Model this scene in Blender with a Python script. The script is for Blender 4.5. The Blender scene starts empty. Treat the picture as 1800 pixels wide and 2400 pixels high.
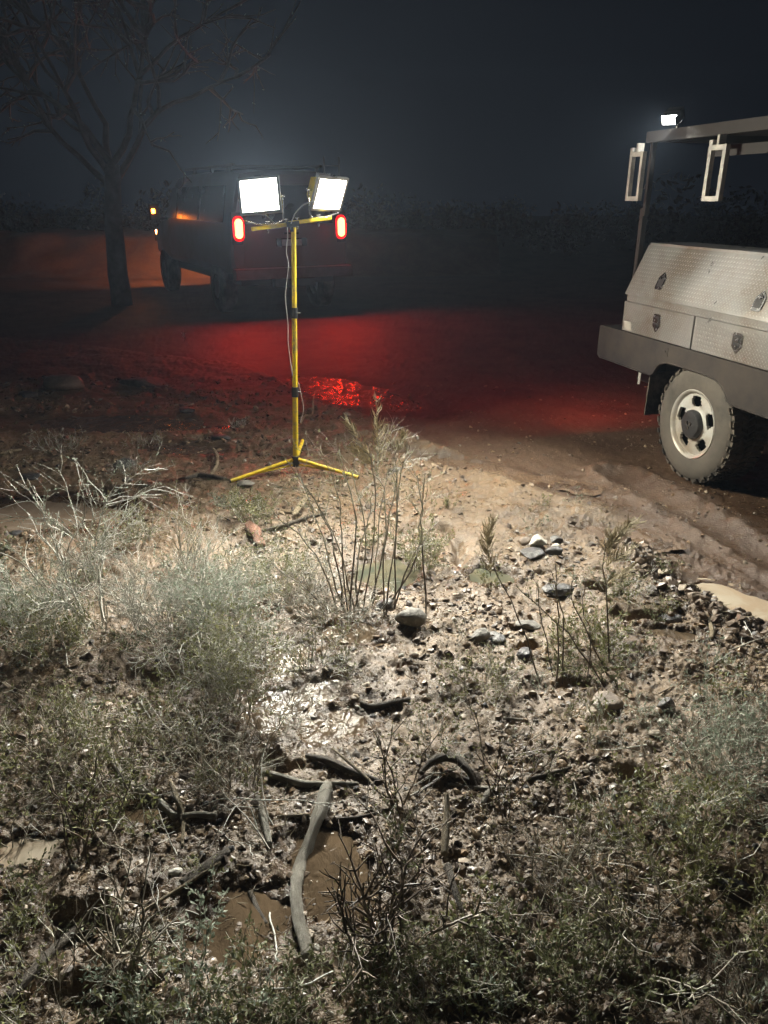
import bpy, bmesh, math, random
import numpy as np
from mathutils import Vector, Matrix, Quaternion
random.seed(7)
RNG = np.random.default_rng(11)
S = bpy.context.scene
COL = S.collection

print('TIME %.1f'%(_t.time()-T0)) if 'T0' in globals() else 0
# ------------------------------------------------------------------ camera, world, exposure
H = 1.75
PITCH = math.radians(22.2)
FPX = 1803.0
cam_d = bpy.data.cameras.new('camera')
cam = bpy.data.objects.new('camera', cam_d)
COL.objects.link(cam)
cam.location = (0, 0, H)
cam.rotation_euler = (math.pi/2 - PITCH, 0, 0)
cam_d.sensor_fit = 'VERTICAL'
cam_d.sensor_height = 24.0
cam_d.lens = 24.0*FPX/2400.0
cam_d.clip_start = 0.05
cam_d.clip_end = 1000
S.camera = cam

w = bpy.data.worlds.new('World')
S.world = w
w.use_nodes = True
bg = w.node_tree.nodes['Background']
bg.inputs['Color'].default_value = (0.50, 0.66, 1.0, 1)      # moonless, overcast night sky
bg.inputs['Strength'].default_value = 0.0085
S.view_settings.view_transform = 'Standard'
S.view_settings.look = 'None'
S.view_settings.exposure = 0.0
S.view_settings.gamma = 1.0
S.cycles.use_denoising = True
S.cycles.sample_clamp_direct = 30
S.cycles.sample_clamp_indirect = 4
S.cycles.max_bounces = 5
S.cycles.diffuse_bounces = 2
S.cycles.glossy_bounces = 2
S.cycles.transmission_bounces = 3
S.cycles.transparent_max_bounces = 4
S.cycles.volume_bounces = 0
S.cycles.caustics_reflective = False
S.cycles.caustics_refractive = False
FLOOD_L, FLOOD_R, TRUCKLAMP, TAIL, AMBER = 4500, 1400, 13000, 320, 900
HAZE = 0.0009

print('TIME %.1f'%(_t.time()-T0)) if 'T0' in globals() else 0
# ------------------------------------------------------------------ picture point -> place in the world
cp, sp = math.cos(PITCH), math.sin(PITCH)
def ray(u, v):
    a, b = (u-900)/FPX, (1200-v)/FPX
    return np.array([a, cp + b*sp, -sp + b*cp])
def aty(u, v, Y):
    d = ray(u, v)
    return np.array([0, 0, H]) + d*(Y/d[1])
def g0(u, v):
    d = ray(u, v)
    return (np.array([0, 0, H]) + d*(-H/d[2]))[:2]

print('TIME %.1f'%(_t.time()-T0)) if 'T0' in globals() else 0
# ------------------------------------------------------------------ noise
def _hash(ix, iy, seed):
    n = (ix.astype(np.int64)*374761393 + iy.astype(np.int64)*668265263 + seed*1442695041) & 0xffffffff
    n = ((n ^ (n >> 13))*1274126177) & 0xffffffff
    return ((n ^ (n >> 16)) & 0xffff)/65535.0
def vnoise(x, y, seed=0):
    x = np.asarray(x, float); y = np.asarray(y, float)
    ix = np.floor(x); iy = np.floor(y); fx = x-ix; fy = y-iy
    ux = fx*fx*fx*(fx*(fx*6-15)+10); uy = fy*fy*fy*(fy*(fy*6-15)+10)
    a = _hash(ix, iy, seed); b = _hash(ix+1, iy, seed); c = _hash(ix, iy+1, seed); d = _hash(ix+1, iy+1, seed)
    return ((a*(1-ux)+b*ux)*(1-uy) + (c*(1-ux)+d*ux)*uy)*2-1
def fbm(x, y, f, o=4, seed=0, gain=.5):
    s = 0; a = 1; t = 0
    for k in range(o):
        ca, sa = math.cos(.6*k+seed), math.sin(.6*k+seed)
        s = s + a*vnoise((x*ca-y*sa)*f+17.3*k, (x*sa+y*ca)*f+9.1*k, seed+k); t += a; a *= gain; f *= 2.03
    return s/t
def sstep(a, b, x):
    t = np.clip((x-a)/(b-a), 0, 1)
    return t*t*(3-2*t)
def seg_dist(x, y, pts):
    best = np.full(np.shape(x), 1e9); sgn = np.ones(np.shape(x))
    for (x0, y0), (x1, y1) in zip(pts[:-1], pts[1:]):
        dx, dy = x1-x0, y1-y0
        t = np.clip(((x-x0)*dx+(y-y0)*dy)/(dx*dx+dy*dy), 0, 1)
        d = np.hypot(x-x0-t*dx, y-y0-t*dy)
        s = np.sign((x-x0)*dy-(y-y0)*dx)
        m = d < best
        best = np.where(m, d, best); sgn = np.where(m, s, sgn)
    return best, sgn

print('TIME %.1f'%(_t.time()-T0)) if 'T0' in globals() else 0
# ------------------------------------------------------------------ terrain
ROAD = [tuple(g0(*p)) for p in [(2300, 1800), (1800, 1500), (1590, 1340), (1400, 1190), (1180, 1120), (980, 1020), (740, 940), (560, 850)]]
ROAD += [(-8, 12), (-30, 24)]
# pools: name, centre px, half sizes px-derived in metres (along x, along y), angle, depth
def pool(u, v, rx, ry, ang, depth, kind):
    c = g0(u, v)
    return dict(c=c, rx=rx, ry=ry, a=math.radians(ang), d=depth, kind=kind)
POOLS = [
    pool(1745, 1392, .50, .15, -38, .035, 'tan'),
    pool(1150, 1345, .13, .11, -20, .05, 'green'),
    pool(905, 1330, .19, .20, 0, .035, 'green'),
    pool(700, 1640, .26, .20, 30, .026, 'brown'),
    pool(770, 1690, .16, .12, 10, .025, 'brown'),
    pool(640, 1560, .20, .16, 20, .02, 'brown'),
    pool(830, 1480, .14, .12, 20, .02, 'brown'),
    pool(40, 1985, .17, .065, 12, .03, 'tan'),
    pool(775, 2040, .15, .20, 10, .030, 'brown'),
    pool(570, 2150, .17, .13, 30, .026, 'brown'),
    pool(350, 1900, .12, .05, 10, .02, 'brown'),
    pool(100, 1200, .55, .30, -8, .025, 'silt'),
    pool(815, 900, 1.0, .42, -48, .022, 'road'),
    pool(1120, 1080, .75, .14, -30, .014, 'road'),
    pool(300, 985, .95, .30, -5, .025, 'dark'),
    pool(430, 1045, .38, .16, -10, .02, 'dark'),
    pool(1450, 1245, .28, .12, -30, .018, 'road'),
    pool(1560, 1480, .16, .05, -20, .03, 'brown'),
]
PITS = [(1010, 1290, .06, .20, .07), (1545, 1440, .22, .06, .10), (1420, 1385, .10, .04, .06), (1090, 1400, .05, .05, .03),
        (650, 1790, .10, .04, .05), (1250, 1515, .10, .03, .05), (190, 2150, .11, .07, .07), (1500, 1830, .10, .06, .06),
        (560, 1420, .12, .05, .05), (1360, 1600, .16, .04, .05), (340, 1580, .2, .07, .05), (1740, 2080, .10, .06, .07),
        (260, 1150, .10, .08, .05), (480, 1020, .10, .06, .05), (880, 1500, .1, .04, .04), (440, 1930, .16, .05, .04),
        (1270, 1340, .07, .05, .05), (960, 1560, .07, .03, .04), (1650, 1580, .1, .04, .05), (1120, 2350, .16, .06, .06), (250, 2330, .14, .05, .06), (1560, 2330, .14, .05, .06)]
GULLY = [tuple(g0(*p)) for p in [(1040, 1230), (1075, 1275), (1085, 1320)]]
BERM = [tuple(g0(*p)) for p in [(1470, 1290), (1560, 1370), (1680, 1440), (1800, 1490), (1950, 1560)]]
BERM2 = [tuple(g0(*p)) for p in [(1560, 1240), (1700, 1320), (1850, 1400)]]
RUT = [tuple(g0(*p)) for p in [(1450, 1090), (1620, 1180), (1800, 1280), (2100, 1450)]]

def road_mask(x, y):
    d, s = seg_dist(x, y, ROAD)
    sd = d*s + .10*fbm(x, y, 2.2, 3, 5)
    return sstep(-.06, .22, sd), sd
def pool_raw(x, y, p):
    dx, dy = x-p['c'][0], y-p['c'][1]
    ca, sa = math.cos(p['a']), math.sin(p['a'])
    X, Y = (dx*ca+dy*sa)/p['rx'], (-dx*sa+dy*ca)/p['ry']
    k = 1.0/max(.05, min(p['rx'], p['ry']))
    n = .30*fbm(x, y, .9*k, 3, int(p['c'][0]*100) % 77) + .16*fbm(x, y, 3*k, 2, 31)
    return np.hypot(X, Y) + n
def pool_e(x, y, p):
    e = np.full(np.shape(x), 9.0)
    r = max(p['rx'], p['ry'])*1.9
    m = (np.abs(x-p['c'][0]) < r) & (np.abs(y-p['c'][1]) < r)
    if m.any(): e[m] = pool_raw(x[m], y[m], p)
    return e
def base(x, y):
    b = .028*fbm(x, y, .45, 3, 1) + .016*fbm(x, y, 1.6, 3, 2)
    return b*sstep(40, 20, np.abs(y))
import time as _t; T0=_t.time()
def height(x, y, pools=True):
    m, sd = road_mask(x, y)
    b = base(x, y)
    veg = 1-m
    patch = .5+.5*fbm(x, y, 1.3, 3, 9)
    h = b*(1-.45*m) - .065*m
    h = np.asarray(h, float)
    def local(mask, fn):
        if mask.any(): h[mask] = fn(x[mask], y[mask], h[mask])
    h = h + veg*(.006+.010*patch)*np.clip(fbm(x, y, 38, 3, 6, .6)+.1, 0, 1) + veg*(.020*fbm(x, y, 4, 4, 3) + (.008+.022*patch)*fbm(x, y, 14, 4, 4, .65))
    r, s = seg_dist(x, y, GULLY)
    h = h - .06*np.exp(-(r/(.035+.02*fbm(x, y, 9, 2, 8)))**2)*(1+.5*fbm(x, y, 15, 2, 88))
    r, s = seg_dist(x, y, BERM)
    h = h + np.exp(-(r/.10)**2)*(.035+.04*fbm(x, y, 16, 3, 12, .7))
    r, s = seg_dist(x, y, BERM2)
    h = h + np.exp(-(r/.10)**2)*(.016+.022*fbm(x, y, 20, 3, 13, .7))
    r, s = seg_dist(x, y, RUT)
    h = h + m*(-.03*np.exp(-(r/.10)**2) + .022*np.exp(-((r-.17)/.06)**2)*(1+fbm(x, y, 12, 2, 14)))
    # tyre ribs pressed in the mud along the rut, and drag marks on the track
    ang = math.radians(15.4)
    a = x*math.cos(ang)+y*math.sin(ang)
    h = h + m*(.004*fbm(a*5, (y-x*.27)*.7, 2.0, 3, 15) + .008*fbm(x, y, 9, 4, 16, .6)*(.35+patch) + .006*np.clip(fbm(x, y, 30, 2, 18), 0, 1))
    for (u, v, rx, ry, d) in PITS:
        c = g0(u, v)
        def fn(X, Y, hh):
            wx = .05*fbm(X, Y, 7, 3, u); wy = .05*fbm(X, Y, 7, 3, u+9)
            dx, dy = (X+wx-c[0])/rx, (Y+wy-c[1])/ry
            dy = np.where(dy < 0, dy*.75, dy)
            q = np.hypot(dx, dy) + .45*fbm(X, Y, 18, 3, u)
            return hh - d*.8*sstep(1.1, .35, q)*sstep(2.0, .2, np.hypot(dx, dy))
        local((np.abs(x-c[0]) < rx*2.2+.05) & (np.abs(y-c[1]) < ry*2.6+.05), fn)
    for p in (POOLS if pools else []):
        def fn(X, Y, hh):
            e = pool_raw(X, Y, p)
            k = sstep(1.25, .85, e)
            fl = p['lvl'] - p['d']*sstep(1.05, .5, e) + (.024*fbm(X, Y, 11, 4, 21, .6)+.004 if p['kind'] == 'brown' else (.013*fbm(X, Y, 5, 4, 21, .6) if p['kind'] == 'road' else .004*fbm(X, Y, 12, 3, 21)))
            return hh*(1-k) + k*fl
        r = max(p['rx'], p['ry'])*1.75
        local((np.abs(x-p['c'][0]) < r) & (np.abs(y-p['c'][1]) < r), fn)
    return h
for p in POOLS:
    th = np.linspace(0, 2*np.pi, 48, endpoint=False); ca, sa = math.cos(p['a']), math.sin(p['a'])
    ex, ey = 1.12*p['rx']*np.cos(th), 1.12*p['ry']*np.sin(th)
    rim = height(p['c'][0]+ex*ca-ey*sa, p['c'][1]+ex*sa+ey*ca, False)
    p['lvl'] = float(np.percentile(rim, {'tan': 45, 'brown': 50, 'road': 42, 'dark': 36}.get(p['kind'], 25))) - .004
    p['wz'] = p['lvl'] - (p['d']*.35 if p['kind'] != 'brown' else p['d']*.45)
HM = dict(x0=-6.5, y0=.4, st=.012, nx=1084, ny=740)
def heightmap():
    X, Y = np.meshgrid(HM['x0']+np.arange(HM['nx'])*HM['st'], HM['y0']+np.arange(HM['ny'])*HM['st'])
    HM['z'] = height(X, Y)
def hl(x, y):
    fx = np.clip((np.asarray(x, float)-HM['x0'])/HM['st'], 0, HM['nx']-1.001); fy = np.clip((np.asarray(y, float)-HM['y0'])/HM['st'], 0, HM['ny']-1.001)
    i, j = fx.astype(int), fy.astype(int); a, b = fx-i, fy-j; z = HM['z']
    return (z[j, i]*(1-a)+z[j, i+1]*a)*(1-b)+(z[j+1, i]*(1-a)+z[j+1, i+1]*a)*b
def hz(x, y):
    return float(hl(x, y))
heightmap()
def G(u, v, dz=0.0):
    d = ray(u, v); z = 0.0
    for _ in range(3):
        q = np.array([0, 0, H]) + d*((z-H)/d[2])
        z = hz(q[0], q[1])
    return Vector((q[0], q[1], z+dz))

print('TIME %.1f'%(_t.time()-T0)) if 'T0' in globals() else 0
# ------------------------------------------------------------------ object helpers
def mesh_np(name, verts, faces=None, quads=None, smooth=False, mats=None, matidx=None):
    me = bpy.data.meshes.new(name)
    verts = np.asarray(verts, np.float32).reshape(-1, 3)
    me.vertices.add(len(verts)); me.vertices.foreach_set('co', verts.ravel())
    fl = []
    if quads is not None and len(quads): fl.append((np.asarray(quads, np.int32), 4))
    if faces is not None and len(faces): fl.append((np.asarray(faces, np.int32), 3))
    nl = sum(f.size for f, k in fl); npol = sum(len(f) for f, k in fl)
    me.loops.add(nl); me.polygons.add(npol)
    me.loops.foreach_set('vertex_index', np.concatenate([f.ravel() for f, k in fl]))
    tot = np.concatenate([np.full(len(f), k, np.int32) for f, k in fl])
    st = np.concatenate([[0], np.cumsum(tot)[:-1]]).astype(np.int32)
    me.polygons.foreach_set('loop_start', st)
    me.polygons.foreach_set('loop_total', tot)
    me.polygons.foreach_set('use_smooth', np.full(npol, smooth))
    me.update(calc_edges=True)
    for m in (mats or []): me.materials.append(m)
    if matidx is not None: me.polygons.foreach_set('material_index', np.asarray(matidx, np.int32))
    return me
def addattr(me, name, data, typ='FLOAT'):
    a = me.attributes.new(name, typ, 'POINT')
    a.data.foreach_set('value' if typ == 'FLOAT' else 'vector', np.asarray(data, np.float32).ravel())
def tag(o, label=None, cat=None, group=None, kind=None):
    if label: o['label'] = label
    if cat: o['category'] = cat
    if group: o['group'] = group
    if kind: o['kind'] = kind
    return o
def link(name, me, parent=None, loc=None):
    o = bpy.data.objects.new(name, me); COL.objects.link(o)
    if parent is not None: o.parent = parent
    if loc is not None: o.location = loc
    return o
def empty(name, loc=(0, 0, 0), rotz=0, **k):
    o = bpy.data.objects.new(name, None); COL.objects.link(o)
    o.location = loc; o.rotation_euler = (0, 0, rotz); o.empty_display_size = .1
    return tag(o, **k)
def bmobj(name, bm, mat, parent=None, smooth=True, bevel=0, seg=2, auto=35):
    me = bpy.data.meshes.new(name)
    if bevel:
        es = [e for e in bm.edges if len(e.link_faces) == 2 and e.calc_face_angle(0) > math.radians(30)]
        bmesh.ops.bevel(bm, geom=es, offset=bevel, segments=seg, affect='EDGES', profile=.6, clamp_overlap=True)
    bmesh.ops.recalc_face_normals(bm, faces=bm.faces)
    bm.to_mesh(me); bm.free()
    if mat: me.materials.append(mat)
    o = link(name, me, parent)
    if smooth:
        for p in me.polygons: p.use_smooth = True
        try:
            me.set_sharp_from_angle(angle=math.radians(auto))
        except Exception: pass
    return o
def box(bm, x0, x1, y0, y1, z0, z1, M=None):
    vs = [bm.verts.new(((x0, x1)[i], (y0, y1)[j], (z0, z1)[k])) for i in (0, 1) for j in (0, 1) for k in (0, 1)]
    for f in [(0, 1, 3, 2), (4, 6, 7, 5), (0, 4, 5, 1), (2, 3, 7, 6), (0, 2, 6, 4), (1, 5, 7, 3)]:
        bm.faces.new([vs[i] for i in f])
    if M is not None: bmesh.ops.transform(bm, matrix=M, verts=vs)
    return vs
def prism(bm, poly, axis, a, b):
    """poly of 2-D points extruded along axis from a to b"""
    def P(p, t):
        return {'x': (t, p[0], p[1]), 'y': (p[0], t, p[1]), 'z': (p[0], p[1], t)}[axis]
    A = [bm.verts.new(P(p, a)) for p in poly]; B = [bm.verts.new(P(p, b)) for p in poly]
    n = len(poly)
    bm.faces.new(A); bm.faces.new(B[::-1])
    for i in range(n): bm.faces.new((A[i], A[(i+1) % n], B[(i+1) % n], B[i]))
def cyl(bm, p0, p1, r0, r1=None, n=16, caps=True):
    r1 = r0 if r1 is None else r1
    p0, p1 = Vector(p0), Vector(p1)
    q = (p1-p0).to_track_quat('Z', 'Y')
    A, B = [], []
    for i in range(n):
        a = 2*math.pi*i/n; c = Vector((math.cos(a), math.sin(a), 0))
        A.append(bm.verts.new(p0+q@(c*r0))); B.append(bm.verts.new(p1+q@(c*r1)))
    for i in range(n): bm.faces.new((A[i], A[(i+1) % n], B[(i+1) % n], B[i]))
    if caps: bm.faces.new(A[::-1]); bm.faces.new(B)
def lathe(bm, prof, n=48, axis='y'):
    """prof: (radius, offset along axis)"""
    rings = []
    for r, t in prof:
        ring = []
        for i in range(n):
            a = 2*math.pi*i/n
            ring.append(bm.verts.new((r*math.cos(a), t, r*math.sin(a))))
        rings.append(ring)
    for A, B in zip(rings[:-1], rings[1:]):
        for i in range(n): bm.faces.new((A[i], A[(i+1) % n], B[(i+1) % n], B[i]))
    return rings

class Tubes:
    """collects polylines with radii and builds them all as one mesh"""
    def __init__(s): s.L = {}
    def add(s, pts, rad, c=0.0):
        pts = np.asarray(pts, float); n = len(pts)
        rad = np.broadcast_to(np.asarray(rad, float), (n,))
        s.L.setdefault(n, []).append((pts, rad, c))
    def build(s, name, mat, parent=None, sides=3, smooth=True, cap=False):
        V, Q, T, C = [], [], [], []; off = 0
        for n, items in s.L.items():
            P = np.stack([i[0] for i in items]); Rr = np.stack([i[1] for i in items]); K = len(P)
            c = np.array([i[2] for i in items])
            t = np.empty_like(P); t[:, 1:-1] = P[:, 2:]-P[:, :-2]; t[:, 0] = P[:, 1]-P[:, 0]; t[:, -1] = P[:, -1]-P[:, -2]
            t /= np.linalg.norm(t, axis=2, keepdims=True)+1e-12
            ref = np.where(np.abs(t[:, :1, 2:3]) > .9, np.array([1., 0, 0]), np.array([0, 0, 1.]))
            a = np.cross(t, ref); a /= np.linalg.norm(a, axis=2, keepdims=True)+1e-9
            b = np.cross(t, a)
            th = np.arange(sides)*2*np.pi/sides
            ring = P[:, :, None, :] + Rr[:, :, None, None]*(a[:, :, None, :]*np.cos(th)[None, None, :, None] + b[:, :, None, :]*np.sin(th)[None, None, :, None])
            V.append(ring.reshape(-1, 3)); C.append(np.repeat(c, n*sides))
            i = np.arange(sides); j = (i+1) % sides
            k = np.arange(n-1)[:, None]*sides
            q = np.stack([k+i, k+j, k+sides+j, k+sides+i], -1).reshape(-1, 4)
            q = (q[None]+(np.arange(K)*n*sides)[:, None, None]).reshape(-1, 4)+off
            Q.append(q)
            if cap:
                for e in (0, n-1):
                    for z in range(1, sides-1):
                        tt = np.stack([np.arange(K)*n*sides+e*sides, np.arange(K)*n*sides+e*sides+z, np.arange(K)*n*sides+e*sides+z+1], -1)+off
                        T.append(tt if e else tt[:, ::-1])
            off += K*n*sides
        me = mesh_np(name, np.concatenate(V), faces=np.concatenate(T) if T else None, quads=np.concatenate(Q), smooth=smooth, mats=[mat])
        addattr(me, 'vary', np.concatenate(C))
        return link(name, me, parent)
class Leaves:
    """rhombic leaves"""
    def __init__(s): s.p = []; s.d = []; s.l = []; s.w = []; s.c = []
    def add(s, p, d, l, w, c=0): s.p.append(p); s.d.append(d); s.l.append(l); s.w.append(w); s.c.append(c)
    def build(s, name, mat, parent=None, rng=RNG):
        p = np.array(s.p); d = np.array(s.d, float); d /= np.linalg.norm(d, axis=1, keepdims=True)+1e-9
        l = np.array(s.l)[:, None]; wd = np.array(s.w)[:, None]
        r = rng.normal(size=d.shape); a = np.cross(d, r); a /= np.linalg.norm(a, axis=1, keepdims=True)+1e-9
        b = np.cross(d, a)
        V = np.stack([p, p+d*l*.5+a*wd*.5+b*wd*.15, p+d*l, p+d*l*.5-a*wd*.5+b*wd*.15], 1).reshape(-1, 3)
        q = np.arange(len(p)*4).reshape(-1, 4)
        me = mesh_np(name, V, faces=np.concatenate([q[:, [0, 1, 2]], q[:, [0, 2, 3]]]), mats=[mat])
        addattr(me, 'vary', np.repeat(np.array(s.c, float), 4))
        return link(name, me, parent)

print('TIME %.1f'%(_t.time()-T0)) if 'T0' in globals() else 0
# ------------------------------------------------------------------ materials
def newmat(name):
    m = bpy.data.materials.new(name); m.use_nodes = True
    nt = m.node_tree; b = nt.nodes['Principled BSDF']
    return m, nt, b
def N(nt, t, **k):
    n = nt.nodes.new(t)
    for a, v in k.items():
        if a in n.inputs.keys() if hasattr(n.inputs, 'keys') else False: n.inputs[a].default_value = v
        else: setattr(n, a, v)
    return n
def noise(nt, scale, detail=4, rough=.6, vec=None, dist=0):
    n = nt.nodes.new('ShaderNodeTexNoise'); n.inputs['Scale'].default_value = scale
    n.inputs['Detail'].default_value = detail; n.inputs['Roughness'].default_value = rough
    n.inputs['Distortion'].default_value = dist
    if vec is not None: nt.links.new(vec, n.inputs['Vector'])
    return n.outputs['Fac']
def ramp(nt, fac, stops):
    r = nt.nodes.new('ShaderNodeValToRGB'); e = r.color_ramp.elements
    while len(e) < len(stops): e.new(.5)
    for k, (p, c) in enumerate(stops):
        e[k].position = p; e[k].color = (c, c, c, 1) if isinstance(c, (int, float)) else (*c, 1)
    nt.links.new(fac, r.inputs['Fac'])
    return r.outputs['Color']
def mix(nt, fac, a, b, mode='MIX'):
    m = nt.nodes.new('ShaderNodeMix'); m.data_type = 'RGBA'; m.blend_type = mode
    for s, v in ((m.inputs[0], fac), (m.inputs[6], a), (m.inputs[7], b)):
        if isinstance(v, (int, float)): s.default_value = v
        elif isinstance(v, tuple): s.default_value = (*v, 1)
        else: nt.links.new(v, s)
    return m.outputs[2]
def bump(nt, hgt, strength, dist, prev=None):
    b = nt.nodes.new('ShaderNodeBump'); b.inputs['Strength'].default_value = strength; b.inputs['Distance'].default_value = dist
    nt.links.new(hgt, b.inputs['Height'])
    if prev is not None: nt.links.new(prev, b.inputs['Normal'])
    return b.outputs['Normal']
def pos(nt):
    return nt.nodes.new('ShaderNodeNewGeometry').outputs['Position']
def objco(nt):
    return nt.nodes.new('ShaderNodeTexCoord').outputs['Object']
def attr(nt, name):
    a = nt.nodes.new('ShaderNodeAttribute'); a.attribute_name = name
    return a.outputs['Fac']
def simple(name, col, rough=.5, metal=0, var=.15, scale=30, bmp=0, bd=.002, coat=0, spec=.5, dirt=None):
    m, nt, b = newmat(name)
    co = objco(nt)
    f = noise(nt, scale, 5, .6, co)
    c = mix(nt, ramp(nt, f, [(.3, 0.0), (.7, 1.0)]), tuple(x*(1-var) for x in col), tuple(min(1, x*(1+var)) for x in col))
    if dirt:
        dc, amt = dirt
        f2 = noise(nt, scale*.25, 6, .7, co)
        c = mix(nt, ramp(nt, f2, [(.5-amt*.5, 0.0), (.62, 1.0)]), c, dc)
    nt.links.new(c, b.inputs['Base Color'])
    rr = nt.nodes.new('ShaderNodeMapRange'); nt.links.new(f, rr.inputs['Value'])
    rr.inputs['To Min'].default_value = max(0, rough-.12); rr.inputs['To Max'].default_value = min(1, rough+.12)
    nt.links.new(rr.outputs[0], b.inputs['Roughness'])
    b.inputs['Metallic'].default_value = metal; b.inputs['Coat Weight'].default_value = coat
    b.inputs['Specular IOR Level'].default_value = spec
    if bmp: nt.links.new(bump(nt, f, bmp, bd), b.inputs['Normal'])
    return m
def emit(name, col, st):
    m, nt, b = newmat(name)
    b.inputs['Base Color'].default_value = (*[min(1, c) for c in col], 1)
    b.inputs['Emission Color'].default_value = (*col, 1)
    b.inputs['Emission Strength'].default_value = st
    b.inputs['Roughness'].default_value = .2
    return m

def P_y(nt, P):
    '''0 near, 1 in the firm dry track beyond the stand'''
    sx = nt.nodes.new('ShaderNodeSeparateXYZ'); nt.links.new(P, sx.inputs[0])
    mr = nt.nodes.new('ShaderNodeMapRange'); mr.inputs['From Min'].default_value = 4.6; mr.inputs['From Max'].default_value = 6.5
    nt.links.new(sx.outputs['Y'], mr.inputs['Value']); return mr.outputs[0]
def ground_mat():
    m, nt, b = newmat('wet_mud')
    P = pos(nt)
    road, wet = attr(nt, 'road'), attr(nt, 'wet')
    n1 = noise(nt, 3, 6, .65, P); n2 = noise(nt, 22, 6, .7, P); n3 = noise(nt, 90, 5, .7, P)
    veg = mix(nt, ramp(nt, n2, [(.32, 0.0), (.68, 1.0)]), (.085, .056, .034), (.165, .112, .066))
    veg = mix(nt, ramp(nt, n1, [(.42, 0.0), (.62, .7)]), veg, (.185, .128, .075))
    rd = mix(nt, ramp(nt, n1, [(.35, 0.0), (.65, 1.0)]), (.088, .053, .032), (.128, .080, .050))
    rd = mix(nt, ramp(nt, n3, [(.60, 0.0), (.70, .8)]), rd, (.24, .18, .13))
    c = mix(nt, road, veg, rd)
    # grit and flecks of litter
    v = nt.nodes.new('ShaderNodeTexVoronoi'); v.inputs['Scale'].default_value = 95; nt.links.new(P, v.inputs['Vector'])
    gr = ramp(nt, v.outputs['Distance'], [(.10, 1.0), (.32, 0.0)])
    sel = ramp(nt, v.outputs['Color'], [(.55, 0.0), (.60, 1.0)])
    gm = mix(nt, 1.0, gr, sel, 'MULTIPLY')
    gcol = ramp(nt, v.outputs['Color'], [(.2, (.10, .08, .06)), (.6, (.26, .20, .14)), (.9, (.36, .33, .28))])
    gf = mix(nt, 1.0, gm, ramp(nt, n1, [(.35, .2), (.6, .9)]), 'MULTIPLY')
    c = mix(nt, gf, c, gcol)
    c = mix(nt, wet, c, mix(nt, 1.0, c, (.55, .50, .46), 'MULTIPLY'))
    nt.links.new(c, b.inputs['Base Color'])
    wr = ramp(nt, noise(nt, 7, 5, .7, P), [(.40, .22), (.62, .75)])
    r = mix(nt, wet, wr, ramp(nt, noise(nt, 16, 4, .7, P), [(.42, .15), (.60, .48)]))
    r = mix(nt, ramp(nt, P_y(nt, P), [(0.0, 0.0), (1.0, 1.0)]), r, (.62, .62, .62))
    nt.links.new(r, b.inputs['Roughness'])
    bb = bump(nt, n2, .7, .012)
    bb = bump(nt, n3, .6, .006, bb)
    bb = bump(nt, gr, .5, .004, bb)
    nt.links.new(bb, b.inputs['Normal'])
    return m
def water_mat(name, col, col2, rough=.04, rip=.25, scale=14, streak=False):
    m, nt, b = newmat(name)
    P = pos(nt)
    n = noise(nt, 5, 5, .6, P, 1.5)
    c = mix(nt, ramp(nt, n, [(.4, 0.0), (.6, 1.0)]), col, col2)
    nt.links.new(c, b.inputs['Base Color'])
    b.inputs['Roughness'].default_value = rough
    if streak:
        mq = nt.nodes.new('ShaderNodeMapping'); mq.inputs['Rotation'].default_value = (0, 0, .5); mq.inputs['Scale'].default_value = (1.5, .6, 1); nt.links.new(P, mq.inputs['Vector'])
        nt.links.new(ramp(nt, noise(nt, 7, 6, .75, mq.outputs[0], .8), [(.44, .08), (.56, .65)]), b.inputs['Roughness'])
    b.inputs['IOR'].default_value = 1.33
    b.inputs['Coat Weight'].default_value = .0
    mp = nt.nodes.new('ShaderNodeMapping'); mp.inputs['Scale'].default_value = (1, .6, 1); nt.links.new(P, mp.inputs['Vector'])
    w1 = noise(nt, scale, 3, .55, mp.outputs[0], .6); w2 = noise(nt, scale*4.5, 2, .5, mp.outputs[0])
    bb = bump(nt, w1, rip, .02); bb = bump(nt, w2, rip*.6, .004, bb)
    nt.links.new(bb, b.inputs['Normal'])
    return m
def vary_mat(name, stops, rough=.6, sub=0, bmp=0, spec=.4, scale=120):
    m, nt, b = newmat(name)
    f = attr(nt, 'vary')
    n = noise(nt, scale, 3, .6, objco(nt))
    c = ramp(nt, f, stops)
    c = mix(nt, ramp(nt, n, [(.35, .35), (.65, 0.0)]), c, (.03, .025, .02))
    nt.links.new(c, b.inputs['Base Color'])
    b.inputs['Roughness'].default_value = rough; b.inputs['Specular IOR Level'].default_value = spec
    if bmp: nt.links.new(bump(nt, n, bmp, .002), b.inputs['Normal'])
    if sub:
        tr = nt.nodes.new('ShaderNodeBsdfTranslucent'); nt.links.new(c, tr.inputs['Color'])
        ms = nt.nodes.new('ShaderNodeMixShader'); ms.inputs[0].default_value = sub
        nt.links.new(b.outputs[0], ms.inputs[1]); nt.links.new(tr.outputs[0], ms.inputs[2])
        nt.links.new(ms.outputs[0], nt.nodes['Material Output'].inputs['Surface'])
    return m
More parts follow.
